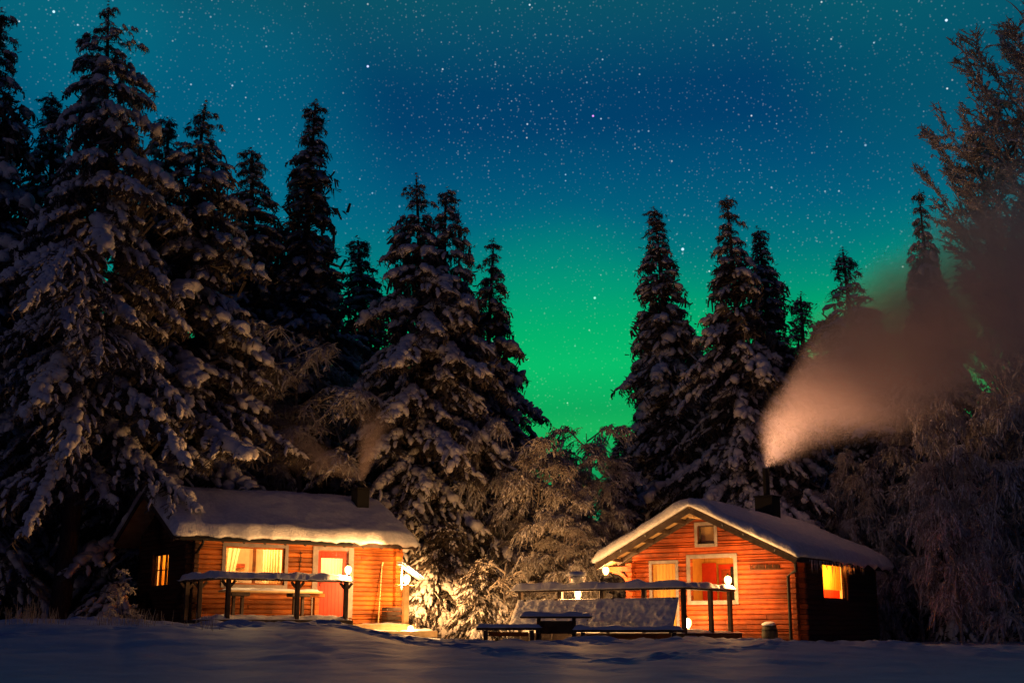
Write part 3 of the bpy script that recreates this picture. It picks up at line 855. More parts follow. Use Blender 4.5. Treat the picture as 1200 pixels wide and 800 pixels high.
for sg in (-1, 1):
    fb.beam((um, y0r - .016, zrR - .06), (um + sg * (hsR + .03), y0r - .016, zrR - (hsR + .03) * sR - .06), .03, .17)
    fb.beam((um, y1r + .016, zrR - .06), (um + sg * (hsR + .03), y1r + .016, zrR - (hsR + .03) * sR - .06), .03, .17)
    fb.beam((um, -.06, zrR - .09), (um + sg * (hsR - .3), -.06, zrR - (hsR - .3) * sR - .09), .06, .13)
    fb.box(*sorted((um + sg * (hsR + .002), um + sg * (hsR + .03))), y0r, y1r, zrR - hsR * sR - .10, zrR - hsR * sR + .04)
for k in range(1, 6):
    for sg in (-1, 1):
        x = um + sg * k * .52
        fb.box(x - .045, x + .045, y0r + .02, -.02, roofz(x) - .13, roofz(x) - .03)
fb.build('fascia', 'wood_dark', roofR)
rb = MB(); rb.box(um - .075, um + .075, y0r + .05, -.03, zrR - .27, zrR - .06, .01); rb.build('ridge_beam', 'board_light', roofR)
sn = MB(); roof_snow(sn, y0r - .09, y1r + .06, um, hsR + .07, zrR + .055, sR, .31, 8.1, axis='y', lip=.08, amp=.2, edge=.20)
sn.build('roof_snow', 'snow_crust', roofR, True)
ch = MB(); ch.box(-2.66, -2.08, 3.42, 4.02, 3.2, 4.35, .01); ch.box(-2.69, -2.05, 3.39, 4.05, 4.35, 4.40, .01)
cho = ch.build('chimney', 'metal_black', roofR)
cp = MB(); cp.tube([(-2.38, 3.72, 4.40), (-2.38, 3.72, 5.25)], .10, 12); cp.build('flue_pipe', 'metal_black', cho)
r_ = random.Random(3)
icicles(roofR, [(um + hsR + .06 + r_.uniform(-.03, .03), yy, zrR - hsR * sR + .0) for yy in np.linspace(.1, 4.2, 46)], 4, .06, .42)
icicles(roofR, [(um + sg * q, y0r - .05, roofz(um + sg * q) - .02) for sg, q in ((1, 1.0), (1, 1.6), (1, 2.5), (-1, 1.4), (-1, 2.2))], 5, .04, .14)
# porch arch on the left side under the overhang
ar = MB()
for a0, a1 in [(i * 9, i * 9 + 9) for i in range(10)]:
    c0, s0, c1, s1 = (math.cos(math.radians(a0)), math.sin(math.radians(a0)), math.cos(math.radians(a1)), math.sin(math.radians(a1)))
    x0, z0, x1, z1 = -RWd - .62 + .54 * c0, 1.62 + .44 * s0, -RWd - .62 + .54 * c1, 1.62 + .44 * s1
    ar.beam((x0, -.1, z0), (x1, -.1, z1), .10, .10)
ar.box(-RWd - .135, -RWd - .03, -.15, -.05, .1, 1.62)
ar.box(-RWd - .75, -RWd - .02, -.14, -.06, 2.06, 2.20)
ar.build('porch_arch', 'wood_red', CR)
# yellow plank door
dr = MB(); n = 7
for i in range(n): dr.box(-4.38 + i * .744 / n + .003, -4.38 + (i + 1) * .744 / n - .003, .01, .05, .37, 2.24)
dr.box(-4.38, -3.64, .05, .065, .37, 2.24)
door = dr.build('door', 'door_yellow', CR)
h = MB(); h.tube([(-4.30, -.02, 1.1), (-4.30, -.03, 1.30)], .013, 6); h.build('handle', 'metal_black', door)
dt = MB(); dt.box(-4.48, -4.391, -.05, .05, .33, 2.34); dt.box(-3.629, -3.54, -.05, .05, .33, 2.34); dt.box(-4.39, -3.63, -.046, .05, 2.251, 2.34)
dt.build('door_frame', 'wood_grey', CR)
# open hatch window to the inner porch
f = MB(); t_ = .11
f.box(-3.27, -3.161, -.055, .10, 1.09, 2.47); f.box(-1.819, -1.71, -.055, .10, 1.09, 2.47); f.box(-3.16, -1.82, -.05, .10, 2.361, 2.47); f.box(-3.16, -1.82, -.07, .10, 1.09, 1.199)
wo_ = f.build('window', 'wood_grey', CR)
ip = MB(); ip.box(-3.5, -1.5, 1.50, 1.55, .4, 2.6); ip.box(-3.52, -3.47, .13, 1.5, .4, 2.6); ip.box(-1.53, -1.48, .13, 1.5, .4, 2.6); ip.box(-3.5, -1.5, .13, 1.5, 2.56, 2.6); ip.box(-3.5, -1.5, .13, 1.5, .36, .40)
for k in range(16): ip.box(-3.46, -1.54, 1.47, 1.50, .4 + k * .135, .4 + k * .135 + .125)
ip.build('inner_wall', 'door_yellow', CR)
dd = MB(); dd.box(-2.98, -2.22, 1.40, 1.465, .4, 2.26, .006); 
idoor = dd.build('door', 'door_red', CR)
dd = MB(); dd.box(-2.88, -2.60, 1.385, 1.40, .9, 2.12); dd.build('door_panel', 'wood_red', idoor)
dd = MB(); dd.box(-2.58, -2.36, 1.36, 1.385, 1.1, 2.18); dd.build('hanging_coat', 'metal_black', idoor)
dd = MB(); dd.box(-3.46, -3.02, 1.30, 1.36, .4, 2.3); dd.build('cabinet', 'door_red', CR)
point((-2.1, .55, 2.35), 45, (1, .50, .15), .08, CR)
# gable window
window_frame(CR, -2.90, -2.38, 2.76, 3.28, .05, .09, mat='wood_grey', sash='wood_dark')
lf = MB(); lf.box(-2.95, -2.33, .16, .18, 2.70, 3.34); lf.build('blind', 'curtain', CR)
point((-2.64, .30, 3.3), 1.2, (1, .6, .25), .05, CR)
# side window
window_frame(CR, 1.72, 3.60, 1.24, 2.30, .05, .06, mat='wood_dark', axis='y', off=0.0, sgn=1, sash='wood_dark', mull=(), bars=())
cu = MB(); curtain(cu, 1.70, 3.62, 1.52, 2.36, -.17, .02, 12, 0, 2, axis='y'); cu.build('curtain', 'curtain_y', CR)
cu = MB(); curtain(cu, 1.70, 3.62, 1.20, 1.52, -.19, .02, 12, 0, 5, axis='y'); cu.build('curtain', 'curtain_r', CR)
sv = MB(); sv.box(-1.4, -.14, 1.62, 1.68, .4, 2.8); sv.box(-1.42, -1.38, 1.62, 3.8, .4, 2.8); sv.box(-1.4, -.14, 3.74, 3.8, .4, 2.8)
sv.box(-1.42, -.13, 1.6, 3.8, 2.36, 2.40); sv.build('inner_wall', 'plaster', CR)
point((-.75, 2.6, 1.95), 190, (1, .55, .14), .1, CR)
# carved name sign: illegible carved marks on a thin board, and the downspout
sg_ = MB(); sg_.box(-1.36, -.42, -.045, -.025, 1.99, 2.02)
sr = random.Random(12); x = -1.34
while x < -.46:
    w_ = sr.uniform(.055, .085)
    sg_.box(x, x + .018, -.055, -.025, 2.03, 2.03 + sr.uniform(.09, .12))
    if sr.random() < .7: sg_.box(x + w_ - .026, x + w_ - .008, -.055, -.025, 2.03, 2.03 + sr.uniform(.08, .12))
    zz = 2.03 + sr.choice((.0, .045, .09)); sg_.box(x + .018, x + w_ - .026, -.053, -.025, zz, zz + .018)
    x += w_ + .012
sg_.build('name_sign', 'groove', CR)
dp_ = MB(); dp_.tube([(.22, -.62, 2.12), (.10, -.30, 1.95), (-.20, -.14, 1.80), (-.20, -.14, .05)], .045, 8); dp_.build('downpipe', 'metal_black', CR)

# ---------- right deck, railing, slatted snow screen
dkr = thing('wooden_deck', 'snow-covered terrace in front of the gable of the red-brown cabin', 'deck', tuple(loc_r(0, 0)), -ANG)
d = MB(); yy = -3.55
while yy < -.32:
    d.box(-6.7, -1.55, yy, yy + .12, .26, .32); yy += .135
d.box(-6.72, -1.53, -3.59, -3.555, -.05, .318); d.box(-1.552, -1.52, -3.55, -.32, -.05, .318); d.build('platform', 'wood_dark', dkr)
sn = MB(); sn.slab(-6.68, -1.56, -3.53, -1.2, .32, .08, .1, .5, 6.2, .2); sn.slab(-2.3, -1.5, -1.3, -.3, .32, .06, .08, .5, 6.2, .2); sn.build('snow_cover', 'snow', dkr, True)
rr = thing('deck_railing', 'terrace railing of the red-brown cabin under a thick pillow of snow', 'railing', tuple(loc_r(0, 0)), -ANG)
for x in (-1.62, -2.75, -4.0, -5.3, -6.6):
    post(None, rr, x, -3.48, -.05, 1.40, br=0)
for y in (-2.0, -.85): post(None, rr, -1.60, y, -.05, 1.40, br=0)
t = MB(); t.box(-6.72, -1.50, -3.60, -3.36, 1.40, 1.45); t.box(-1.72, -1.48, -3.355, -.75, 1.40, 1.449); t.build('rail', 'wood_dark', rr)
sn = MB(); sn.slab(-6.80, -1.45, -3.66, -3.30, 1.45, .17, .06, .3, 2.9, .14, .0, .04); sn.slab(-1.77, -1.43, -3.5, -.80, 1.449, .13, .06, .3, 7.9, .14)
sn.build('snow_cover', 'snow', rr, True)
sc = thing('slatted_screen', 'slanted board screen plastered with rough snow below the terrace railing', 'screen', tuple(loc_r(0, 0)), -ANG)
A0, A1 = -6.55, -1.75
p = MB()
for k in range(4):
    z = .42 + k * .185; y = -3.98 + k * .085
    p.add([(A0 - .12 + k * .05, y, z), (A1 + .02 - k * .0, y, z), (A1 + .02, y + .075, z + .165), (A0 - .12 + k * .05, y + .075, z + .165),
           (A0 - .12 + k * .05, y + .03, z), (A1 + .02, y + .03, z), (A1 + .02, y + .105, z + .165), (A0 - .12 + k * .05, y + .105, z + .165)],
          [(0, 1, 2, 3), (7, 6, 5, 4), (0, 4, 5, 1), (1, 5, 6, 2), (2, 6, 7, 3), (3, 7, 4, 0)])
p.build('slats', 'wood_dark', sc)
for x in (A0 + .2, -5.35, -3.6, A1 - .05):
    p = MB(); p.beam((x, -3.99, -.05), (x, -3.62, 1.2), .07, .05); p.build('post', 'wood_dark', sc)
# snow plastered on the slats: lumpy sheet
nx, nz_ = 150, 26
U, V = np.meshgrid(np.linspace(0, 1, nx + 1), np.linspace(0, 1, nz_ + 1), indexing='ij')
X = A0 - .14 + U * (A1 - A0 + .2) + .10 * V * (1 - U); Z = .40 + V * .80; Y0 = -3.98 + (Z - .42) * .459
th = .055 + .05 * fbm(X * 5.5, Z * 9, 1.5, 4) + .025 * np.sin(Z * 34) * (.6 + fbm(X * 2, Z * 2, 3.3, 2))
ed = np.minimum(np.minimum(U, 1 - U) * 40, np.minimum(V, 1 - V) * 8).clip(0, 1)
Yf = Y0 - np.maximum(th, .004) * ed; Xr = X; Zr = Z + .015 * fbm(X * 4, Z * 4, 8.8, 2)
vs = np.stack([Xr.ravel(), Yf.ravel(), Zr.ravel()], 1); Wn = nz_ + 1
vb = np.stack([X.ravel(), (Y0 + .03).ravel(), Z.ravel()], 1)
fs = [(i * Wn + j, (i + 1) * Wn + j, (i + 1) * Wn + j + 1, i * Wn + j + 1) for i in range(nx) for j in range(nz_)]
o_ = len(vs); fs += [(o_ + f[3], o_ + f[2], o_ + f[1], o_ + f[0]) for f in list(fs)]
ring = [(i, 0) for i in range(nx)] + [(nx, j) for j in range(nz_)] + [(i, nz_) for i in range(nx, 0, -1)] + [(0, j) for j in range(nz_, 0, -1)]
for q in range(len(ring)):
    a = ring[q][0] * Wn + ring[q][1]; b = ring[(q + 1) % len(ring)]; b = b[0] * Wn + b[1]
    fs.append((a, b, o_ + b, o_ + a))
p = MB(); p.add([tuple(v) for v in np.vstack([vs, vb])], fs); p.build('snow_cover', 'snow_crust', sc, True)

lantern('glowing lantern on the end post of the terrace railing right of the open hatch window', loc_r(-1.60, -.90, 1.55), 200, 1.05)
lantern('lantern on the terrace floor at the foot of the red-brown wall', loc_r(-2.95, -.75, .40), 120, 1.3, col=(1, .56, .18))
lantern('lantern hanging beneath the roof overhang at the left corner of the red-brown cabin', loc_r(-5.62, -.55, 1.93), 150, 1.0, True)
lb = thing('lantern_stand', 'small snowy stand carrying a lantern behind the terrace railing', 'stand', tuple(loc_r(-5.0, -2.9, .35)), -ANG)
p = MB(); p.box(-.35, .5, -.14, .14, .80, .84, .01); p.build('tabletop', 'board_light', lb)
for x in (-.25, .4):
    p = MB(); p.box(x - .04, x + .04, -.04, .04, 0, .80); p.build('leg', 'wood_dark', lb)
lantern('lantern glowing between the snowy rail and the slanted board screen', loc_r(-5.02, -3.05, 1.19), 380, .95)
# ice lantern block on the rail
il = thing('ice_lantern', 'round block of ice with a snow cap sitting on the terrace railing', 'ice lantern', tuple(loc_r(-4.78, -3.48, 1.60)), -ANG)
p = MB(); r_ = random.Random(4)
def lump(mb, cx, cy, cz, rx, rz, seed, n=18, m=12, flat=.0):
    vs = []; fs = []
    for i in range(m + 1):
        th = math.pi * i / m
        for k in range(n):
            ph = 2 * math.pi * k / n
            d = (math.sin(th) * math.cos(ph), math.sin(th) * math.sin(ph), math.cos(th))
            q = 1 + .16 * float(fbm(d[0] * 1.8 + seed, d[1] * 1.8, d[2] * 1.8, 3))
            vs.append((cx + d[0] * rx * q, cy + d[1] * rx * q, cz + d[2] * rz * q))
    for i in range(m):
        for k in range(n):
            fs.append((i * n + k, i * n + (k + 1) % n, (i + 1) * n + (k + 1) % n, (i + 1) * n + k))
    mb.add(vs, fs)
lump(p, 0, 0, .13, .24, .16, 3.3); p.build('ice_block', 'ice', il, True)
p = MB(); lump(p, .0, 0, .24, .27, .09, 7.7); p.build('snow_cover', 'snow', il, True)
# picnic table with attached benches, dark against the light
def on(px, Y): 
    x = (px - 600) / 1500 * Y
    return x
pY = 30.6; pxm = on(652, pY); pg = gz(pxm, pY) - .02
pb_ = CZ + (738 - 752) / 1500 * pY - .10
pt_ = thing('picnic_table', 'dark picnic table with snow on top standing on the snow before the slanted screen', 'table', (pxm, pY, pb_), math.radians(-4))
t = MB()
for k in range(5): t.box(-.85, .85, -.36 + k * .146, -.36 + k * .146 + .135, .66, .70)
t.build('tabletop', 'wood_dark', pt_)
for x in (-.42, .42):
    for s in (-1, 1):
        t = MB(); t.beam((x, s * .12, .65), (x, s * .60, .0), .08, .05); t.build('leg', 'wood_dark', pt_)
t = MB(); t.box(-.47, .47, -.03, .03, .30, .60); t.box(-.46, -.38, -.75, .75, .30, .38); t.box(.38, .46, -.75, .75, .30, .38)
t.build('brace', 'wood_dark', pt_)
t = MB(); t.slab(-.84, .84, -.34, .34, .70, .10, .06, .35, 3.1, .12); t.build('snow_cover', 'snow', pt_, True)
def bench(label, px0, px1, Y, py_top, rot):
    xm = on((px0 + px1) / 2, Y); L = (px1 - px0) / 1500 * Y
    zt = CZ + (738 - py_top) / 1537 * Y
    b = thing('bench', label, 'bench', (xm, Y, pb_ - .05), rot, 'benches beside the picnic table')
    H_ = zt - (pb_ - .05) - .08
    t = MB(); t.box(-L / 2, L / 2, -.21, -.01, H_ - .06, H_); t.box(-L / 2, L / 2, .01, .21, H_ - .06, H_); t.build('seat', 'wood_dark', b)
    for s in (-1, 1):
        t = MB(); t.box(s * (L / 2 - .22) - .05, s * (L / 2 - .22) + .05, -.18, .18, 0, H_ - .062); t.build('leg', 'wood_dark', b)
    t = MB(); t.box(-L / 2 + .3, L / 2 - .3, -.02, .02, H_ - .20, H_ - .10); t.build('stretcher', 'wood_amber', b)
    t = MB(); t.slab(-L / 2, L / 2, -.20, .20, H_, .085, .06, .4, px0 * .01, .11); t.build('snow_cover', 'snow', b, True)
bench('dark snow-topped bench left of the picnic table, reaching towards the little lit spruce', 558, 634, 30.0, 731, math.radians(2))
bench('long dark snow-topped bench right of the picnic table, ending below the terrace corner', 672, 800, 29.9, 733.5, math.radians(-3))
# barrel by the corner
bp_ = loc_r(-.62, -.55)
bo = thing('rain_barrel', 'small dark barrel with a lumpy snow cap at the right corner of the red-brown gable', 'barrel', (bp_.x, bp_.y, RZ - .05), 0)
p = MB(); p.lathe([(.17, 0), (.21, .18), (.215, .36), (.18, .58)], 16); p.build('barrel_body', 'stone', bo, True)
p = MB(); p.lathe([(.205, .10), (.213, .10), (.213, .15), (.205, .15)], 16); p.lathe([(.205, .42), (.213, .42), (.213, .47), (.205, .47)], 16); p.build('hoop', 'metal_black', bo)
p = MB(); lump(p, -.02, 0, .60, .19, .07, 1.2); p.build('snow_cover', 'snow', bo, True)

# ------------------------------------------------------------------ trees
def rot_frames(Dv):
    X = Dv / np.linalg.norm(Dv, axis=1, keepdims=True)
    up = np.tile(np.array([0, 0, 1.0]), (len(X), 1))
    bad = np.abs(X[:, 2]) > .97; up[bad] = [1, 0, 0]
    Y = np.cross(up, X); Y /= np.linalg.norm(Y, axis=1, keepdims=True)
    Z = np.cross(X, Y)
    return X, Y, Z
def finger_variant(rs, rings=6, sides=6):
    s = np.linspace(0, 1, rings)
    rad = np.sin(np.pi * (0.12 + .80 * s)) ** .6 * (1 + .30 * rs.uniform(-1, 1, rings)); rad[-1] *= .45; rad[0] *= .6
    out = []
    lat = np.cumsum(rs.uniform(-.07, .07, rings))
    for i in range(rings):
        for k in range(sides):
            a = 2 * np.pi * k / sides
            q = rad[i] * (1 + .16 * rs.uniform(-1, 1))
            out.append((s[i], lat[i], -.32 * s[i] ** 2, np.cos(a) * q, np.sin(a) * q * .85 + .35))
    F = [(i * sides + k, i * sides + (k + 1) % sides, (i + 1) * sides + (k + 1) % sides, (i + 1) * sides + k) for i in range(rings - 1) for k in range(sides)]
    e = (rings - 1) * sides
    F += [(e, e + 1, e + 2, e + 3), (e, e + 3, e + 4, e + 5)]
    F += [(3, 2, 1, 0), (5, 4, 3, 0)]
    return np.array(out), np.array(F)
def needle_variant(rs, n=14):
    V = []; F = []
    for i in range(n):
        s = rs.uniform(0, 1.1); a = rs.uniform(0, 2 * np.pi)
        L = rs.uniform(1.0, 2.6)
        p = np.array([s, 0, -.32 * s * s]); d = np.array([np.cos(a), np.sin(a) - .9])
        d = d / np.linalg.norm(d) * L; wd = np.array([-d[1], d[0]]) * .10
        k = len(V)
        V += [(p[0] - .05, p[1], p[2], 0, 0), (p[0] + .05, p[1], p[2], 0, 0), (p[0] + .17, p[1], p[2], d[0] + wd[0], d[1] + wd[1]), (p[0] + .10, p[1], p[2], d[0], d[1])]
        F.append((k, k + 1, k + 2, k + 3))
    return np.array(V), np.array(F)
RS = np.random.RandomState(7)
FV = [finger_variant(RS) for _ in range(10)]
FV_lo = [finger_variant(RS, 4, 6) for _ in range(6)]
NV = [needle_variant(RS) for _ in range(8)]
NV_lo = [needle_variant(RS, 7) for _ in range(6)]
def inst(variants, O, Dv, L, R, rs):
    X, Y, Z = rot_frames(Dv); Vs = []; Fs = []; off = 0
    pick = rs.randint(0, len(variants), len(O))
    for v, (VV, FF) in enumerate(variants):
        m = pick == v
        if not m.any(): continue
        o, x, y, z, l, r = O[m], X[m], Y[m], Z[m], L[m], R[m]
        n = len(o)
        co = (o[:, None, :] + x[:, None, :] * (VV[None, :, 0] * l[:, None])[..., None]
              + y[:, None, :] * (VV[None, :, 1] * l[:, None] + VV[None, :, 3] * r[:, None])[..., None]
              + z[:, None, :] * (VV[None, :, 4] * r[:, None])[..., None])
        co[..., 2] += VV[None, :, 2] * l[:, None]
        Vs.append(co.reshape(-1, 3))
        Fs.append((FF[None] + (np.arange(n) * len(VV))[:, None, None]).reshape(-1, 4) + off)
        off += n * len(VV)
    return np.vstack(Vs), np.vstack(Fs)

def tubes_np(Pl, Rl, sides=3):
    """Pl (N,K,3), Rl (N,K) -> verts, quads"""
    N_, K, _ = Pl.shape
    T = np.gradient(Pl, axis=1); T /= np.linalg.norm(T, axis=2, keepdims=True) + 1e-9
    up = np.zeros_like(T); up[..., 0] = .6; up[..., 1] = .8
    Sx = np.cross(T, up); Sx /= np.linalg.norm(Sx, axis=2, keepdims=True) + 1e-9
    Sy = np.cross(T, Sx)
    a = 2 * np.pi * np.arange(sides) / sides
    V = Pl[:, :, None, :] + (Sx[:, :, None, :] * np.cos(a)[None, None, :, None] + Sy[:, :, None, :] * np.sin(a)[None, None, :, None]) * Rl[:, :, None, None]
    idx = np.arange(N_ * K * sides).reshape(N_, K, sides)
    F = np.stack([idx[:, :-1, :], np.roll(idx, -1, 2)[:, :-1, :], np.roll(idx, -1, 2)[:, 1:, :], idx[:, 1:, :]], -1).reshape(-1, 4)
    return V.reshape(-1, 3), F

def spruce_data(H, R, seed, prof=.8, dens=1.0, droop=.45, fat=1.0, lo=False, base=.06, wild=.25, top_up=.5, split=None, lv=.40):
    rs = np.random.RandomState(seed)
    O = []; Dv = []; Ls = []; Rr = []
    boughs = []; IN = []; ID = []
    def add(o, d, l, r):
        O.append(o); Dv.append(d); Ls.append(l); Rr.append(r)
    stems = [(np.array([0, 0, 0.]), 0, H)]
    if split: stems.append((np.array([split[0], 0, 0.]), H * .55, H * split[1]))
    bend = rs.uniform(-.3, .3, 2)
    for so_, zlo, Hs in stems:
        z = max(H * base, zlo) + .2
        while z < Hs - .25:
            t = 1 - z / Hs
            Rz = R * (t ** prof) * (1 if so_[0] == 0 else .6)
            Rz = max(Rz, .13)
            nb = rs.randint(5, 8) if Rz > .5 else rs.randint(4, 6)
            a0 = rs.uniform(0, 6.28)
            for b in range(nb):
                az = a0 + b * 6.283 / nb + rs.uniform(-.35, .35)
                load = rs.uniform(.55, 1.35); Lb = Rz * rs.uniform(1 - wild, 1 + wild * .8) * (1 + .55 * float(vnoise(np.cos(az) * 1.2 + seed, z * .55, np.sin(az) * 1.2)))
                e0 = top_up * (1 - min(t / .3, 1)) + (-.06 - .18 * t)
                dr_ = droop * (.35 + .65 * min(t / .35, 1)) * rs.uniform(.7, 1.25)
                zo = z + rs.uniform(-.12, .12)
                cx = so_[0] + bend[0] * math.sin(z / H * 3); cy = so_[1] + bend[1] * math.sin(z / H * 3)
                ca, sa = math.cos(az), math.sin(az)
                def pos(s):
                    return np.array([cx + ca * Lb * s, cy + sa * Lb * s, zo + Lb * (e0 * s - dr_ * s * s) + Lb * .10 * max(s - .8, 0)])
                boughs.append([pos(q) for q in (0, .25, .5, .75, 1.)])
                step = .20 / dens
                ns = max(2, int(Lb / step))
                for i in range(ns):
                    s = .18 + .82 * (i + rs.uniform(0, .8)) / ns
                    p = pos(s)
                    sl_ = e0 - 2 * dr_ * s
                    side = 1 if i % 2 else -1
                    # secondary twig
                    l2 = (.16 + .34 * Lb * (1 - s) ** .8 * min(s * 3, 1)) * rs.uniform(.7, 1.2)
                    l2 = min(l2, 1.15)
                    aa = az + side * rs.uniform(.65, 1.15)
                    d2 = np.array([math.cos(aa), math.sin(aa), sl_ * .5 - .18])
                    nf = max(1, int(l2 / (.20 / dens)))
                    for j in range(nf):
                        q = (j + rs.uniform(.2, .9)) / nf
                        pp = p + d2 * l2 * q; pp[2] -= .25 * l2 * q * q
                        dd_ = d2 + np.array([ca, sa, 0]) * .5 + rs.uniform(-.45, .45, 3); dd_[2] -= rs.uniform(.1, .75)
                        add(pp, dd_, rs.uniform(.20, .40) * (1 if not lo else 1.5), rs.uniform(.032, .085) * fat * load * (1 if not lo else 1.6))
                    dd_ = np.array([ca, sa, sl_]) + rs.uniform(-.3, .3, 3)
                    add(p + np.array([0, 0, .02]), dd_, rs.uniform(.20, .40) * (1 if not lo else 1.3), rs.uniform(.06, .10) * fat * load * (1 + .5 * s * (Lb > .8)) * (1 if not lo else 1.4))
                    if s > .25 and Lb > .6: add(p + np.array([-sa, ca, 0]) * rs.uniform(-.16, .16) + np.array([0, 0, .03]), np.array([ca, sa, sl_]) + rs.uniform(-.5, .5, 3), rs.uniform(.20, .38), rs.uniform(.09, .16) * fat * load)
                for _ in range(2 if Rz > .5 else 1):
                    s = rs.uniform(.05, .5); IN.append(pos(s) + rs.uniform(-.15, .15, 3)); ID.append(np.array([ca, sa, sl_ if ns else 0]) + rs.uniform(-.6, .6, 3))
                tip = pos(1.0)
                for _ in range(2):
                    dd_ = np.array([ca, sa, -.5]) + rs.uniform(-.4, .4, 3)
                    add(tip, dd_, rs.uniform(.22, .40), rs.uniform(.05, .085) * fat)
            z += lv * rs.uniform(.75, 1.25) * (.55 + .45 * min(t / .25, 1)) / (1 if not lo else .8)
        # leader
        for k in range(9):
            zz = Hs - .9 + k * .11
            a = rs.uniform(0, 6.28)
            add(np.array([so_[0] + bend[0] * math.sin(zz / H * 3), bend[1] * math.sin(zz / H * 3), zz]), np.array([math.cos(a) * .6, math.sin(a) * .6, .35 + rs.uniform(-.2, .5)]), rs.uniform(.14, .30) * (1.3 - k * .09), rs.uniform(.05, .09) * fat)
    O = np.array(O); Dv = np.array(Dv); Ls = np.array(Ls); Rr = np.array(Rr)
    tf = np.clip((H - O[:, 2]) / 2.6, .34, 1) if not lo else np.clip((H - O[:, 2]) / 3.5, .34, 1); Ls = Ls * tf; Rr = Rr * tf ** .8
    # needles everywhere, snow on most twigs
    nO = len(O)
    keep = rs.uniform(0, 1, nO) < .55 + .55 * (vnoise(O[:, 0] * 1.1 + seed, O[:, 1] * 1.1, O[:, 2] * .9) + .75)
    top = np.clip((H - O[:, 2]) / (H * .25), 0, 1)
    keep |= (top < .25)
    nr = (.045 + .045 * top) * (1.0 if not lo else 1.6)
    VN, FN = inst(NV_lo if lo else NV, O, Dv, Ls * 1.1, nr, rs)
    VS, FS = inst(FV_lo if lo else FV, O[keep], Dv[keep], Ls[keep], Rr[keep], rs)
    IN = np.array(IN); ID = np.array(ID); tI = np.clip((H - IN[:, 2]) / (H * .25), .25, 1)
    VI, FI = inst(NV, IN, ID, .75 * tI, .22 * tI, rs)
    VN = np.vstack([VN, VI]); FN = np.vstack([FN, FI + len(VN) - len(VI)])
    B = np.array(boughs); Lb_ = np.linalg.norm(B[:, -1] - B[:, 0], axis=1)
    rb_ = np.clip(Lb_ * .013, .008, .05)[:, None] * np.array([1, .85, .65, .45, .2])[None]
    VB, FB = tubes_np(B, rb_, 4)
    K = 14; zz = np.linspace(-.6, H - .2, K)
    tp = np.stack([bend[0] * np.sin(zz / H * 3), bend[1] * np.sin(zz / H * 3), zz], 1)[None]
    tr_ = (.02 + (H * .0135) * (1 - np.clip(zz / H, 0, 1)) ** .9)[None]
    VT, FT = tubes_np(tp, tr_, 9)
    VT2 = np.vstack([VT, VB]); FT2 = np.vstack([FT, FB + len(VT)])
    if split:
        zz = np.linspace(H * .35, H * split[1] - .2, 8)
        xx = split[0] * np.clip((zz - H * .35) / (H * .2), 0, 1)
        tp = np.stack([xx, zz * 0, zz], 1)[None]; tr_ = np.linspace(.11, .03, 8)[None]
        VT3, FT3 = tubes_np(tp, tr_, 7); FT2 = np.vstack([FT2, FT3 + len(VT2)]); VT2 = np.vstack([VT2, VT3])
    return (VT2, FT2), (VN, FN), (VS, FS)
MESH = {}
def make_tree(key, parts, mats, names):
    out = []
    for (V, F), m, n in zip(parts, mats, names):
        V = np.asarray(V, np.float32); F = np.asarray(F, np.int32)
        me = bpy.data.meshes.new(n)
        nf = len(F)
        me.vertices.add(len(V)); me.vertices.foreach_set('co', V.ravel())
        me.loops.add(nf * 4); me.loops.foreach_set('vertex_index', F.ravel())
        me.polygons.add(nf); me.polygons.foreach_set('loop_start', np.arange(0, nf * 4, 4, dtype=np.int32))
        me.update(calc_edges=True)
        me.polygons.foreach_set('use_smooth', np.full(nf, n != 'needles'))
        me.materials.append(M[m]); out.append((n, me))
    MESH[key] = out
def plant_tree(key, H0, name, label, px, top, Y, rot=0, wide=1.0, group=None, cat='spruce', x=None, Hm=None):
    """place a tree so that its tip stands at height 'top' of the photo seen from the camera"""
    tip = P(px, top, Y)
    X = tip.x if x is None else x
    g_ = gz(X, Y)
    Hn = (tip.z - g_) if Hm is None else Hm
    t = thing(name, label, cat, (X, Y, g_), rot, group)
    s = Hn / H0
    cr_, sr_ = math.cos(rot), math.sin(rot)
    for n, me in MESH[key]:
        if 33 < Y < 47:
            co = np.empty(len(me.vertices) * 3, np.float32); me.vertices.foreach_get('co', co); co = co.reshape(-1, 3)
            wx = X + (co[:, 0] * cr_ - co[:, 1] * sr_) * s * wide; wy = Y + (co[:, 0] * sr_ + co[:, 1] * cr_) * s * wide; wz = g_ + co[:, 2] * s
            bad = np.zeros(len(co), bool)
            for (ox, oy, oz, an, x0, x1, y0, y1, ym, zr, sl2) in ((-8.82, 35.0, LZ, ANG, -.75, 6.95, -2.9, 5.1, LD / 2, 4.45, s_), (7.64, 34.0, RZ, -ANG, -5.95, .5, -3.8, 6.6, None, 4.15, sR)):
                lx = (wx - ox) * math.cos(an) + (wy - oy) * math.sin(an); ly = -(wx - ox) * math.sin(an) + (wy - oy) * math.cos(an); lz = wz - oz
                dd = np.abs(ly - ym) if ym is not None else np.abs(lx - um)
                front = (ly < -.6) & (lz > 2.6)
                bad |= (lx > x0) & (lx < x1) & (ly > y0) & (ly < y1) & (lz < zr - dd * sl2) & ~front
            if bad.any():
                nf = len(me.polygons); F = np.empty(nf * 4, np.int32); me.loops.foreach_get('vertex_index', F); F = F.reshape(-1, 4)
                F = F[~bad[F].any(1)]; used = np.zeros(len(co), bool); used[F.ravel()] = True; remap = np.cumsum(used) - 1
                o = npmesh(n, co[used], remap[F], me.materials[0].name, t, n != 'needles'); o.scale = (s * wide, s * wide, s)
                continue
        o = bpy.data.objects.new(n, me); C.objects.link(o); o.parent = t
        o.scale = (s * wide, s * wide, s)
    return t
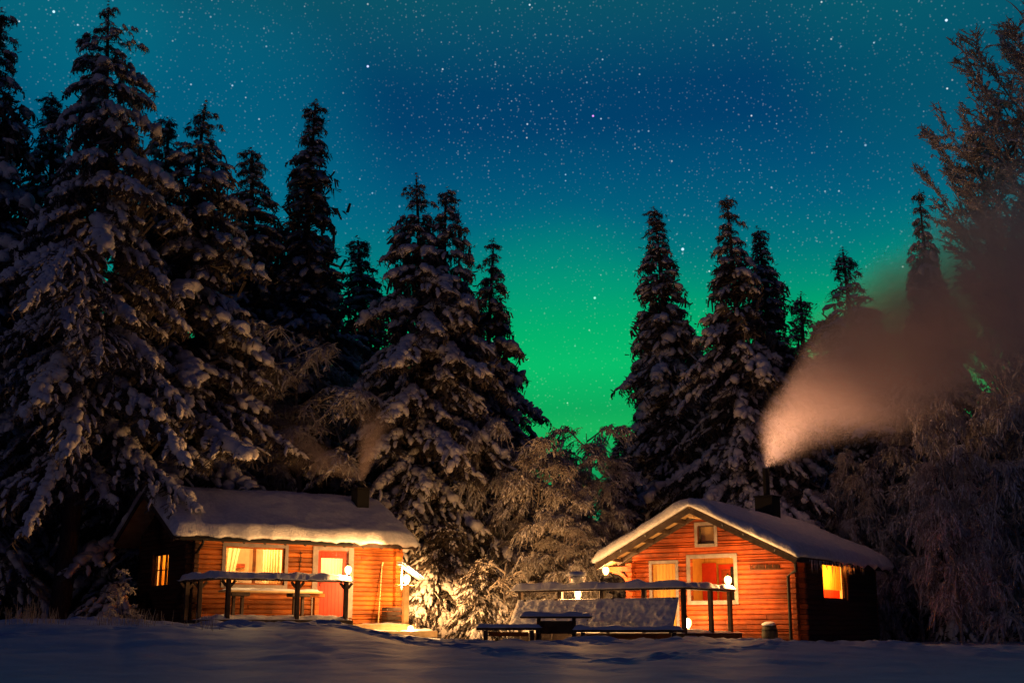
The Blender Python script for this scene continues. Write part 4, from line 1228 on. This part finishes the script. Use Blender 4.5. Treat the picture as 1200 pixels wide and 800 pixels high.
NM = ('trunk', 'needles', 'snow_cover'); MT = ('bark', 'needle', 'snow_tree')
make_tree('broad', spruce_data(19, 4.8, 11, prof=.80, droop=.50, fat=1.15, wild=.55, lv=.72, dens=1.0, base=.24), MT, NM)
make_tree('mid', spruce_data(15, 3.3, 23, prof=1.0, droop=.45, wild=.55, lv=.54, fat=1.1), MT, NM)
make_tree('mid2', spruce_data(15, 3.1, 37, prof=.82, droop=.40, wild=.55, lv=.50, fat=1.1, split=(.9, .97)), MT, NM)
make_tree('spire', spruce_data(17, 2.4, 41, prof=1.3, droop=.35, wild=.35, lv=.42), MT, NM)
make_tree('spire2', spruce_data(15, 2.1, 59, prof=1.05, droop=.60, wild=.35, lv=.42), MT, NM)
make_tree('small', spruce_data(4.6, 1.9, 67, prof=.62, droop=.55, wild=.3, lv=.24, dens=1.5, fat=.72), MT, NM)
make_tree('far', spruce_data(15, 2.6, 71, prof=.95, lo=True, dens=.85, lv=.42), MT, NM)

def frost_tree_data(H, R, seed, weep=1.0, limbs=16, up=.6, twig=1.0, n_sub=10, n_tw=7, z0=.15, thick=1.0, knob=1.0, clump=.35, hang=1.0):
    rs = np.random.RandomState(seed)
    K = 12
    zz = np.linspace(0, 1, K)
    lean = rs.uniform(-.06, .06, 2) * H
    tp = np.stack([lean[0] * zz ** 2 + .1 * np.sin(zz * 7), lean[1] * zz ** 2, -.5 + (H + .2) * zz * .96], 1)
    tr = (.015 + .011 * H * (1 - zz) ** .8)
    trunkV, trunkF = tubes_np(tp[None], tr[None], 8)
    LI = []; LR = []; SB = []; SR = []; TW = []; TR = []
    for i in range(limbs):
        f = z0 + (1 - z0) * (i + rs.uniform(0, 1)) / limbs * .97
        base = np.array([np.interp(f, zz, tp[:, c]) for c in range(3)])
        az = i * 2.4 + rs.uniform(-.5, .5)
        Ll = R * (1.15 - f * .65) * rs.uniform(.65, 1.15)
        ca, sa = math.cos(az), math.sin(az)
        s = np.linspace(0, 1, 9)
        wob_ = np.cumsum(rs.uniform(-.06, .06, 9)) * Ll
        zc = base[2] + Ll * (up * s - weep * .75 * s ** 2.2)
        lp_ = np.stack([base[0] + ca * Ll * s ** .9 - sa * wob_, base[1] + sa * Ll * s ** .9 + ca * wob_, zc], 1)
        LI.append(lp_); LR.append(np.linspace(.045, .010, 9) * thick * (.6 + Ll * .2))
        for j in range(n_sub):
            q = .15 + .85 * (j + rs.uniform(0, 1)) / n_sub
            p = np.array([np.interp(q, s, lp_[:, c]) for c in range(3)])
            a2 = az + (1 if j % 2 else -1) * rs.uniform(.3, 1.2)
            l2 = Ll * .42 * (1.1 - q * .6) * rs.uniform(.6, 1.2)
            s2 = np.linspace(0, 1, 6)
            w2 = np.cumsum(rs.uniform(-.16, .16, 6)) * l2
            e2 = up * .6 - weep * .8 * q + rs.uniform(-.7, .7)
            sp_ = np.stack([p[0] + math.cos(a2) * l2 * s2 - math.sin(a2) * w2, p[1] + math.sin(a2) * l2 * s2 + math.cos(a2) * w2, p[2] + l2 * (e2 * s2 - weep * .7 * s2 ** 2)], 1)
            SB.append(sp_); SR.append(np.linspace(.022, .009, 6) * thick)
            for k in range(n_tw):
                q2 = .1 + .9 * (k + rs.uniform(0, 1)) / n_tw
                p2 = np.array([np.interp(q2, s2, sp_[:, c]) for c in range(3)])
                a3 = a2 + (1 if k % 2 else -1) * rs.uniform(.2, 1.3)
                l3 = rs.uniform(.30, .85) * twig
                s3 = np.linspace(0, 1, 5)
                dn = hang * rs.uniform(.1, 1.0); ho = rs.uniform(.3, 1.0)
                w3 = np.cumsum(rs.uniform(-.10, .10, 5)) * l3
                tw = np.stack([p2[0] + math.cos(a3) * l3 * ho * s3 - math.sin(a3) * w3, p2[1] + math.sin(a3) * l3 * ho * s3 + math.cos(a3) * w3, p2[2] + l3 * (e2 * .6 * s3 - dn * s3 ** 1.5)], 1)
                TW.append(tw); TR.append(np.array([.010, .013, .016, .013, .005]) * thick * knob * rs.uniform(.8, 1.3, 5))
                for m_ in range(3):
                    q3 = rs.uniform(.15, .9); p3 = np.array([np.interp(q3, s3, tw[:, c]) for c in range(3)])
                    l4 = rs.uniform(.10, .28) * twig; d4 = rs.uniform(-1, 1, 3); d4[2] = d4[2] * .6 - hang * .5; d4 /= np.linalg.norm(d4)
                    t4 = p3[None] + d4[None] * (np.linspace(0, 1, 5) * l4)[:, None]
                    TW.append(t4); TR.append(np.array([.007, .012, .014, .010, .004]) * thick * knob)
    a = tubes_np(np.array(LI), np.array(LR), 5); b = tubes_np(np.array(SB), np.array(SR), 4); c = tubes_np(np.array(TW), np.array(TR), 3)
    V1 = np.vstack([trunkV, a[0]]); F1 = np.vstack([trunkF, a[1] + len(trunkV)])
    V2 = np.vstack([b[0], c[0]]); F2 = np.vstack([b[1], c[1] + len(b[0])])
    A_ = np.array(TW); m = rs.uniform(0, 1, len(A_)) < clump
    m &= (vnoise(A_[:, 0, 0] * .9 + seed, A_[:, 0, 1] * .9, A_[:, 0, 2] * .9) > -.25)
    A_ = A_[m]; VS, FS = inst(FV_lo, A_[:, 0], A_[:, 3] - A_[:, 0] + rs.uniform(-.02, .02, (len(A_), 3)), np.linalg.norm(A_[:, 3] - A_[:, 0], axis=1) * .9 + .05, rs.uniform(.016, .045, len(A_)) * knob, rs)
    return (V1, F1), (V2, F2), (VS, FS)
NF = ('trunk', 'crown', 'snow_cover'); MF = ('bark_pale', 'frost', 'snow_tree')
make_tree('weep', frost_tree_data(10, 3.2, 5, weep=.95, up=1.0, limbs=34, n_sub=11, n_tw=9, twig=.85, z0=.10, hang=1.25), MF, NF)
make_tree('weep2', frost_tree_data(10, 3.0, 15, weep=1.05, up=1.0, limbs=34, n_sub=11, n_tw=9, twig=1.0, z0=.06, knob=1.2, hang=1.4, clump=.45), MF, NF)
make_tree('upright', frost_tree_data(17, 3.4, 25, weep=.22, limbs=42, up=1.7, n_sub=13, n_tw=11, twig=.7, z0=.20, clump=.25, hang=.15, knob=1.1), MF, NF)
make_tree('bush', frost_tree_data(2.2, .8, 35, weep=.5, hang=.6, limbs=12, up=.8, n_sub=5, n_tw=4, twig=.45, z0=.02, knob=1.3)[:2], MF[:2], NF[:2])

T = plant_tree
# left group
T('mid', 15, 'spruce_tree', 'tall dark spruce cut off by the left edge of the photo', 3, 8, 40, .4, 1.2)
T('broad', 19, 'spruce_tree', 'broad snow-laden spruce towering beside the left end of the amber cabin', 125, 2, 37.5, 2.1, 1.08)
T('spire2', 15, 'spruce_tree', 'slim spruce tip showing left of the broad snow-laden spruce', 58, 108, 42, 1.0, 1.3)
T('mid2', 15, 'spruce_tree', 'snowy spruce with a blunt clubbed tip just right of the broad spruce', 243, 118, 41, 3.0, 1.25)
T('spire2', 15, 'spruce_tree', 'dark spruce peeking up between the blunt-tipped spruce and the slender spire', 294, 172, 46, 2.0, 1.6)
T('spire', 17, 'spruce_tree', 'slender spire-shaped spruce rising behind the amber cabin roof', 371, 117, 47, 0.2, 1.35)
T('spire', 17, 'spruce_tree', 'short dark spruce tucked against the right side of the slender spire', 417, 276, 50, 2.6, 2.0)
T('mid2', 15, 'spruce_tree', 'twin-tipped warmly lit spruce behind the right end of the amber cabin', 486, 203, 43.2, 0.1, 1.15)
T('mid', 15, 'spruce_tree', 'shaggy spruce with outstretched boughs standing left of the open green sky', 580, 279, 45.5, 1.2, 1.15)
T('mid', 15, 'spruce_tree', 'snow-heavy spruce leaning its boughs in front of the twin-tipped spruce', 538, 372, 43.6, 2.8, .85)
T('mid', 15, 'spruce_tree', 'dark spruce filling the dip between the broad spruce and the blunt-tipped spruce', 190, 205, 44, 1.9, 1.1)
T('mid2', 15, 'spruce_tree', 'low dark spruce filling the dip left of the slender spire', 330, 262, 48, 4.4, 1.3)
# right group
T('spire2', 15, 'spruce_tree', 'narrow column-like spruce standing alone right of the open green sky', 764, 242, 49, .5, 1.3)
T('mid', 15, 'spruce_tree', 'dense tall spruce directly behind the gable of the red-brown cabin', 850, 229, 46, 4.0, 1.15)
T('spire', 17, 'spruce_tree', 'slim spruce pressed against the right flank of the dense tall spruce', 886, 265, 48, 1.5, 1.45)
T('far', 15, 'spruce_tree', 'small distant spruce with a bushy top left of the chimney smoke', 938, 342, 58, 1.0, 1.6)
T('far', 15, 'spruce_tree', 'distant spruce whose tip rises above the edge of the smoke', 986, 290, 57, 2.0, 1.5)
T('mid', 15, 'spruce_tree', 'large dark spruce half veiled by the drifting smoke', 1076, 222, 48, 3.3, .85)
T('broad', 19, 'spruce_tree', 'wide dark spruce filling the right edge behind the frosted birches', 1190, 260, 50, .9, .95)
T('mid2', 15, 'spruce_tree', 'dark spruce behind the far end of the red-brown cabin roof', 1010, 400, 49, .9, 1.5)
# frosted birches
T('upright', 17, 'birch_tree', 'tall bare frosted birch reaching into the upper right corner of the sky', 1200, 30, 42.5, .3, .9, cat='birch')
T('upright', 17, 'birch_tree', 'frosted birch with fine bare twigs behind the smoke at the right', 1168, 160, 46, 2.3, .85, cat='birch')
T('weep', 10, 'birch_tree', 'wide weeping birch, brown in the dusk, behind the ridge of the amber cabin', 365, 372, 43.5, .3, 1.25, cat='birch')
T('weep2', 10, 'birch_tree', 'drooping frosted birch behind the left part of the amber cabin roof', 296, 420, 43.5, 1.3, 1.1, cat='birch')
T('weep', 10, 'birch_tree', 'round-topped weeping birch under the open green sky between the cabins', 690, 492, 44, 2.3, 1.05, cat='birch')
T('weep2', 10, 'birch_tree', 'weeping birch between the shaggy spruce and the round-topped birch', 625, 500, 41.5, .9, 1.0, cat='birch')
T('weep2', 10, 'birch_tree', 'weeping birch with lit hanging sprays behind the right slope of the red-brown roof', 990, 518, 44, .0, .75, cat='birch')
T('weep', 10, 'birch_tree', 'curtain of hanging frosted twigs right of the red-brown cabin', 1104, 455, 37.8, 1.0, .6, cat='birch')
T('weep2', 10, 'birch_tree', 'drooping frosted birch at the lower right edge of the clearing', 1178, 440, 40.5, 4.0, .8, cat='birch')
T('weep', 10, 'birch_tree', 'dim weeping birch standing between the curtain of twigs and the veiled spruce', 1060, 440, 44, 3.0, .8, cat='birch')
T('weep', 10, 'birch_tree', 'lowest of the frosted birches between the cabins, right behind the snowy terrace rail', 660, 560, 40.5, 5.0, .95, cat='birch')
T('weep2', 10, 'birch_tree', 'frosted birch squeezed between the bushy lit spruce and the weeping birch', 580, 470, 43, 3.9, .75, cat='birch')
T('spire2', 15, 'spruce_tree', 'shadowy spruce between the round-topped birch and the column-like spruce', 728, 500, 47, 3.9, 1.5)
# small ones
T('small', 4.6, 'spruce_tree', 'small bushy spruce glowing in lantern light right of the pale lamp post', 524, 606, 40.2, 1.0, 1.15)
T('small', 4.6, 'spruce_tree', 'low spruce sapling peeking out right of the bushy lit spruce', 570, 650, 38.4, 2.2, 1.2)
T('bush', 2.2, 'frosted_bush', 'frosted bush standing by the dark gable window of the amber cabin', 147, 652, 33.8, .5, .75, cat='bush')
T('bush', 2.2, 'frosted_bush', 'thin frosted sapling behind the left end of the terrace railing', 590, 640, 38, 1.5, .9, cat='bush')
# deep dark forest behind, seen only in the gaps
rf_ = random.Random(21)
for i in range(22):
    px = -40 + i * 60 + rf_.uniform(-15, 15)
    if 590 < px < 745: top = rf_.uniform(515, 545)
    else: top = rf_.uniform(370, 470)
    T('far', 15, 'spruce_tree', 'dark spruce deep in the forest behind the cabins, seen only in gaps', px, top, rf_.uniform(60, 72), rf_.uniform(0, 6), 1.9, group='dark spruces deep in the forest')

# dry grass poking from the bank at the left
rs = np.random.RandomState(3); PL = []; RL = []
for i in range(260):
    c = rs.randint(0, 7); cxs = [15, 35, 60, 120, 150, 175, 235][c]
    Y = 25.5 + rs.uniform(-2, 2.5); x = (cxs + rs.normal(0, 9) - 600) / 1500 * Y
    z = gz(x, Y); h = rs.uniform(.08, .35) * (1.7 if c == 1 else 1); b = rs.uniform(-.2, .2, 2) * h
    s = np.linspace(0, 1, 4)
    PL.append(np.stack([x + b[0] * s ** 2, Y + b[1] * s ** 2, z - .03 + h * s], 1)); RL.append(np.linspace(.006, .003, 4))
V, F = tubes_np(np.array(PL), np.array(RL), 3)
tag(npmesh('grass', V, F, 'dry'), 'dry frosted grass stalks poking out of the snow bank', kind='stuff')

# ------------------------------------------------------------------ chimney smoke
def smoke(label, origin, direction, L, r0, spread, dens, seed, core=1.0, fade=.5, aniso=0.0, col=(.95, .80, .70), nscale=.45, ramp_in=.25):
    d = Vector(direction).normalized()
    q = d.to_track_quat('X', 'Z')
    n = 20; K = 12; mb = MB()
    pts = []; vs = []
    for k in range(K + 1):
        s = k / K
        r = (r0 + spread * L * s) * 1.0
        for i in range(n):
            a = 2 * math.pi * i / n
            vs.append((L * s, math.cos(a) * r, math.sin(a) * r))
    fs = [(k * n + i, k * n + (i + 1) % n, (k + 1) * n + (i + 1) % n, (k + 1) * n + i) for k in range(K) for i in range(n)]
    fs += [tuple(range(n - 1, -1, -1)), tuple(range(K * n, K * n + n))]
    mb.add(vs, fs)
    m = bpy.data.materials.new('smoke'); m.use_nodes = True; N = NT(m.node_tree); m.node_tree.nodes.clear()
    tc = N.n('ShaderNodeTexCoord'); sp = N.n('ShaderNodeSeparateXYZ'); N.l(tc.outputs['Object'], sp.inputs[0])
    X, Y, Z = sp.outputs
    rad = N.math('SQRT', N.math('ADD', N.math('MULTIPLY', Y, Y), N.math('MULTIPLY', Z, Z)))
    rr_ = N.math('ADD', N.math('MULTIPLY', X, spread), r0)
    nz = N.n('ShaderNodeTexNoise', i_Scale=nscale, i_Detail=3.0, i_Roughness=.5); 
    mp = N.n('ShaderNodeMapping'); mp.inputs['Location'].default_value = (seed, seed, 0); mp.inputs['Scale'].default_value = (.8, 1, 1)
    N.l(tc.outputs['Object'], mp.inputs[0]); N.l(mp.outputs[0], nz.inputs['Vector'])
    rel = N.math('DIVIDE', rad, rr_)
    rel = N.math('ADD', rel, N.math('MULTIPLY', N.math('SUBTRACT', nz.outputs[0], .5), .55))
    body = N.maprange(rel, .92, .15)
    al = N.math('DIVIDE', X, L)
    end = N.maprange(al, 1.0, fade)
    thin = N.math('DIVIDE', 1.0, N.math('ADD', 1.0, N.math('MULTIPLY', X, core)))
    dn = N.math('MULTIPLY', N.math('MULTIPLY', body, end), N.math('MULTIPLY', thin, dens))
    start = N.maprange(X, 0, ramp_in); dn = N.math('MULTIPLY', dn, start)
    pv = N.n('ShaderNodeVolumePrincipled'); pv.inputs['Color'].default_value = (*col, 1); pv.inputs['Anisotropy'].default_value = aniso
    N.l(dn, pv.inputs['Density'])
    o = N.n('ShaderNodeOutputMaterial'); N.l(pv.outputs[0], o.inputs['Volume'])
    ob = mb.build('smoke', m); ob.location = origin; ob.rotation_mode = 'QUATERNION'; ob.rotation_quaternion = q
    tag(ob, label, kind='stuff')
    return ob
c1 = loc_r(-2.38, 3.72, 5.25)
def plume(label, origin):
    xs = [-.35, 0, .3, .6, 1.0, 1.5, 2.2, 3.0, 3.8, 5, 6.5, 8, 9.5, 11]
    ZC = ([-.4, 0, .6, 1.5, 3.8, 8, 11], [.65, .9, 1.2, 2.4, 3.8, 5.7, 6.8]); ZW = ([-.4, 0, .6, 1.5, 3.8, 8, 11], [.9, 1.1, 1.5, 2.3, 3.3, 4.6, 5.4])
    n = 24; vs = []
    for x in xs:
        zc = float(np.interp(x, *ZC)); w_ = float(np.interp(x, *ZW)) * 1.25; wy = (.75 + .45 * max(x, 0)) * 1.25
        for i in range(n):
            a = 2 * math.pi * i / n; vs.append((x, math.cos(a) * wy - .32 * max(x, 0), zc + math.sin(a) * w_))
    K = len(xs) - 1
    fs = [(k * n + i, k * n + (i + 1) % n, (k + 1) * n + (i + 1) % n, (k + 1) * n + i) for k in range(K) for i in range(n)]
    fs += [tuple(range(n - 1, -1, -1)), tuple(range(K * n, K * n + n))]
    m = bpy.data.materials.new('smoke'); m.use_nodes = True; N = NT(m.node_tree); m.node_tree.nodes.clear()
    tc = N.n('ShaderNodeTexCoord'); sp = N.n('ShaderNodeSeparateXYZ'); N.l(tc.outputs['Object'], sp.inputs[0]); X, Y, Z = sp.outputs
    def curve(tab):
        c = N.n('ShaderNodeFloatCurve'); cu_ = c.mapping.curves[0]
        xs_, ys_ = tab
        pts = [((a + .4) / 11.4, b / 8.0) for a, b in zip(xs_, ys_)]
        while len(cu_.points) < len(pts): cu_.points.new(.5, .5)
        for p_, (a, b) in zip(cu_.points, pts): p_.location = (a, b); p_.handle_type = 'VECTOR'
        c.mapping.update()
        N.l(N.math('DIVIDE', N.math('ADD', X, .4), 11.4), c.inputs['Value'])
        return N.math('MULTIPLY', c.outputs[0], 8.0)
    zc, w_ = curve(ZC), curve(ZW)
    wy = N.math('ADD', N.math('MULTIPLY', X, .45), .75)
    a = N.math('DIVIDE', N.math('SUBTRACT', Z, zc), w_); b = N.math('DIVIDE', N.math('ADD', Y, N.math('MULTIPLY', N.math('MAXIMUM', X, 0.0), .32)), wy)
    rel = N.math('SQRT', N.math('ADD', N.math('MULTIPLY', a, a), N.math('MULTIPLY', b, b)))
    nz = N.n('ShaderNodeTexNoise', i_Scale=.55, i_Detail=4.0, i_Roughness=.55, i_Distortion=.6)
    mp = N.n('ShaderNodeMapping'); mp.inputs['Location'].default_value = (3, 3, 0); mp.inputs['Rotation'].default_value = (0, math.radians(40), 0); mp.inputs['Scale'].default_value = (.55, 1, 1)
    N.l(tc.outputs['Object'], mp.inputs[0]); N.l(mp.outputs[0], nz.inputs['Vector'])
    rel = N.math('ADD', rel, N.math('MULTIPLY', N.math('SUBTRACT', nz.outputs[0], .5), .8))
    body = N.maprange(rel, 1.0, .0)
    end = N.maprange(X, 11.0, 4.5)
    left = N.maprange(X, -.32, .35)
    ln = N.n('ShaderNodeVectorMath', operation='LENGTH'); N.l(tc.outputs['Object'], ln.inputs[0])
    hot = N.maprange(ln.outputs['Value'], 0, 5.0, .045, 1.0)
    thin = N.math('DIVIDE', 1.0, N.math('ADD', 1.0, N.math('MULTIPLY', ln.outputs['Value'], .33)))
    dn = N.math('MULTIPLY', N.math('MULTIPLY', body, end), N.math('MULTIPLY', thin, 4.6))
    dn = N.math('MULTIPLY', dn, N.math('MULTIPLY', hot, left))
    pv = N.n('ShaderNodeVolumePrincipled'); pv.inputs['Color'].default_value = (.98, .85, .80, 1)
    N.l(dn, pv.inputs['Density'])
    o = N.n('ShaderNodeOutputMaterial'); N.l(pv.outputs[0], o.inputs['Volume'])
    mb = MB(); mb.add(vs, fs); ob = mb.build('smoke', m); ob.location = origin
    tag(ob, label, kind='stuff')
plume('orange-lit plume of smoke drifting to the right from the chimney of the red-brown cabin', c1)
fl_ = bpy.data.lights.new('smoke_fill_spot', 'SPOT'); fl_.energy = 660; fl_.color = (1, .50, .27); fl_.spot_size = math.radians(110); fl_.spot_blend = .8; fl_.shadow_soft_size = .05  # added spot that brightens the smoke; no real lamp in the flue
fo = bpy.data.objects.new('smoke_fill_spot', fl_); C.objects.link(fo); fo.location = c1 + Vector((0, 0, .04)); fo.rotation_euler = (-Vector((.55, -.1, .83))).to_track_quat('Z', 'Y').to_euler()
c2 = loc_l(5.93, 1.46, 4.70)
smoke('thin wisp of smoke rising from the chimney of the amber cabin', c2, (.25, .0, 1.0), 2.6, .12, .34, 4.5, 5.0, core=.5, fade=.2, nscale=1.2)
smoke('faint drifting haze of smoke left of the amber cabin chimney', c2 + Vector((.15, .3, .05)), (-1.0, .1, .42), 3.6, .10, .36, 1.2, 9.0, core=.2, fade=.3, nscale=1.0)
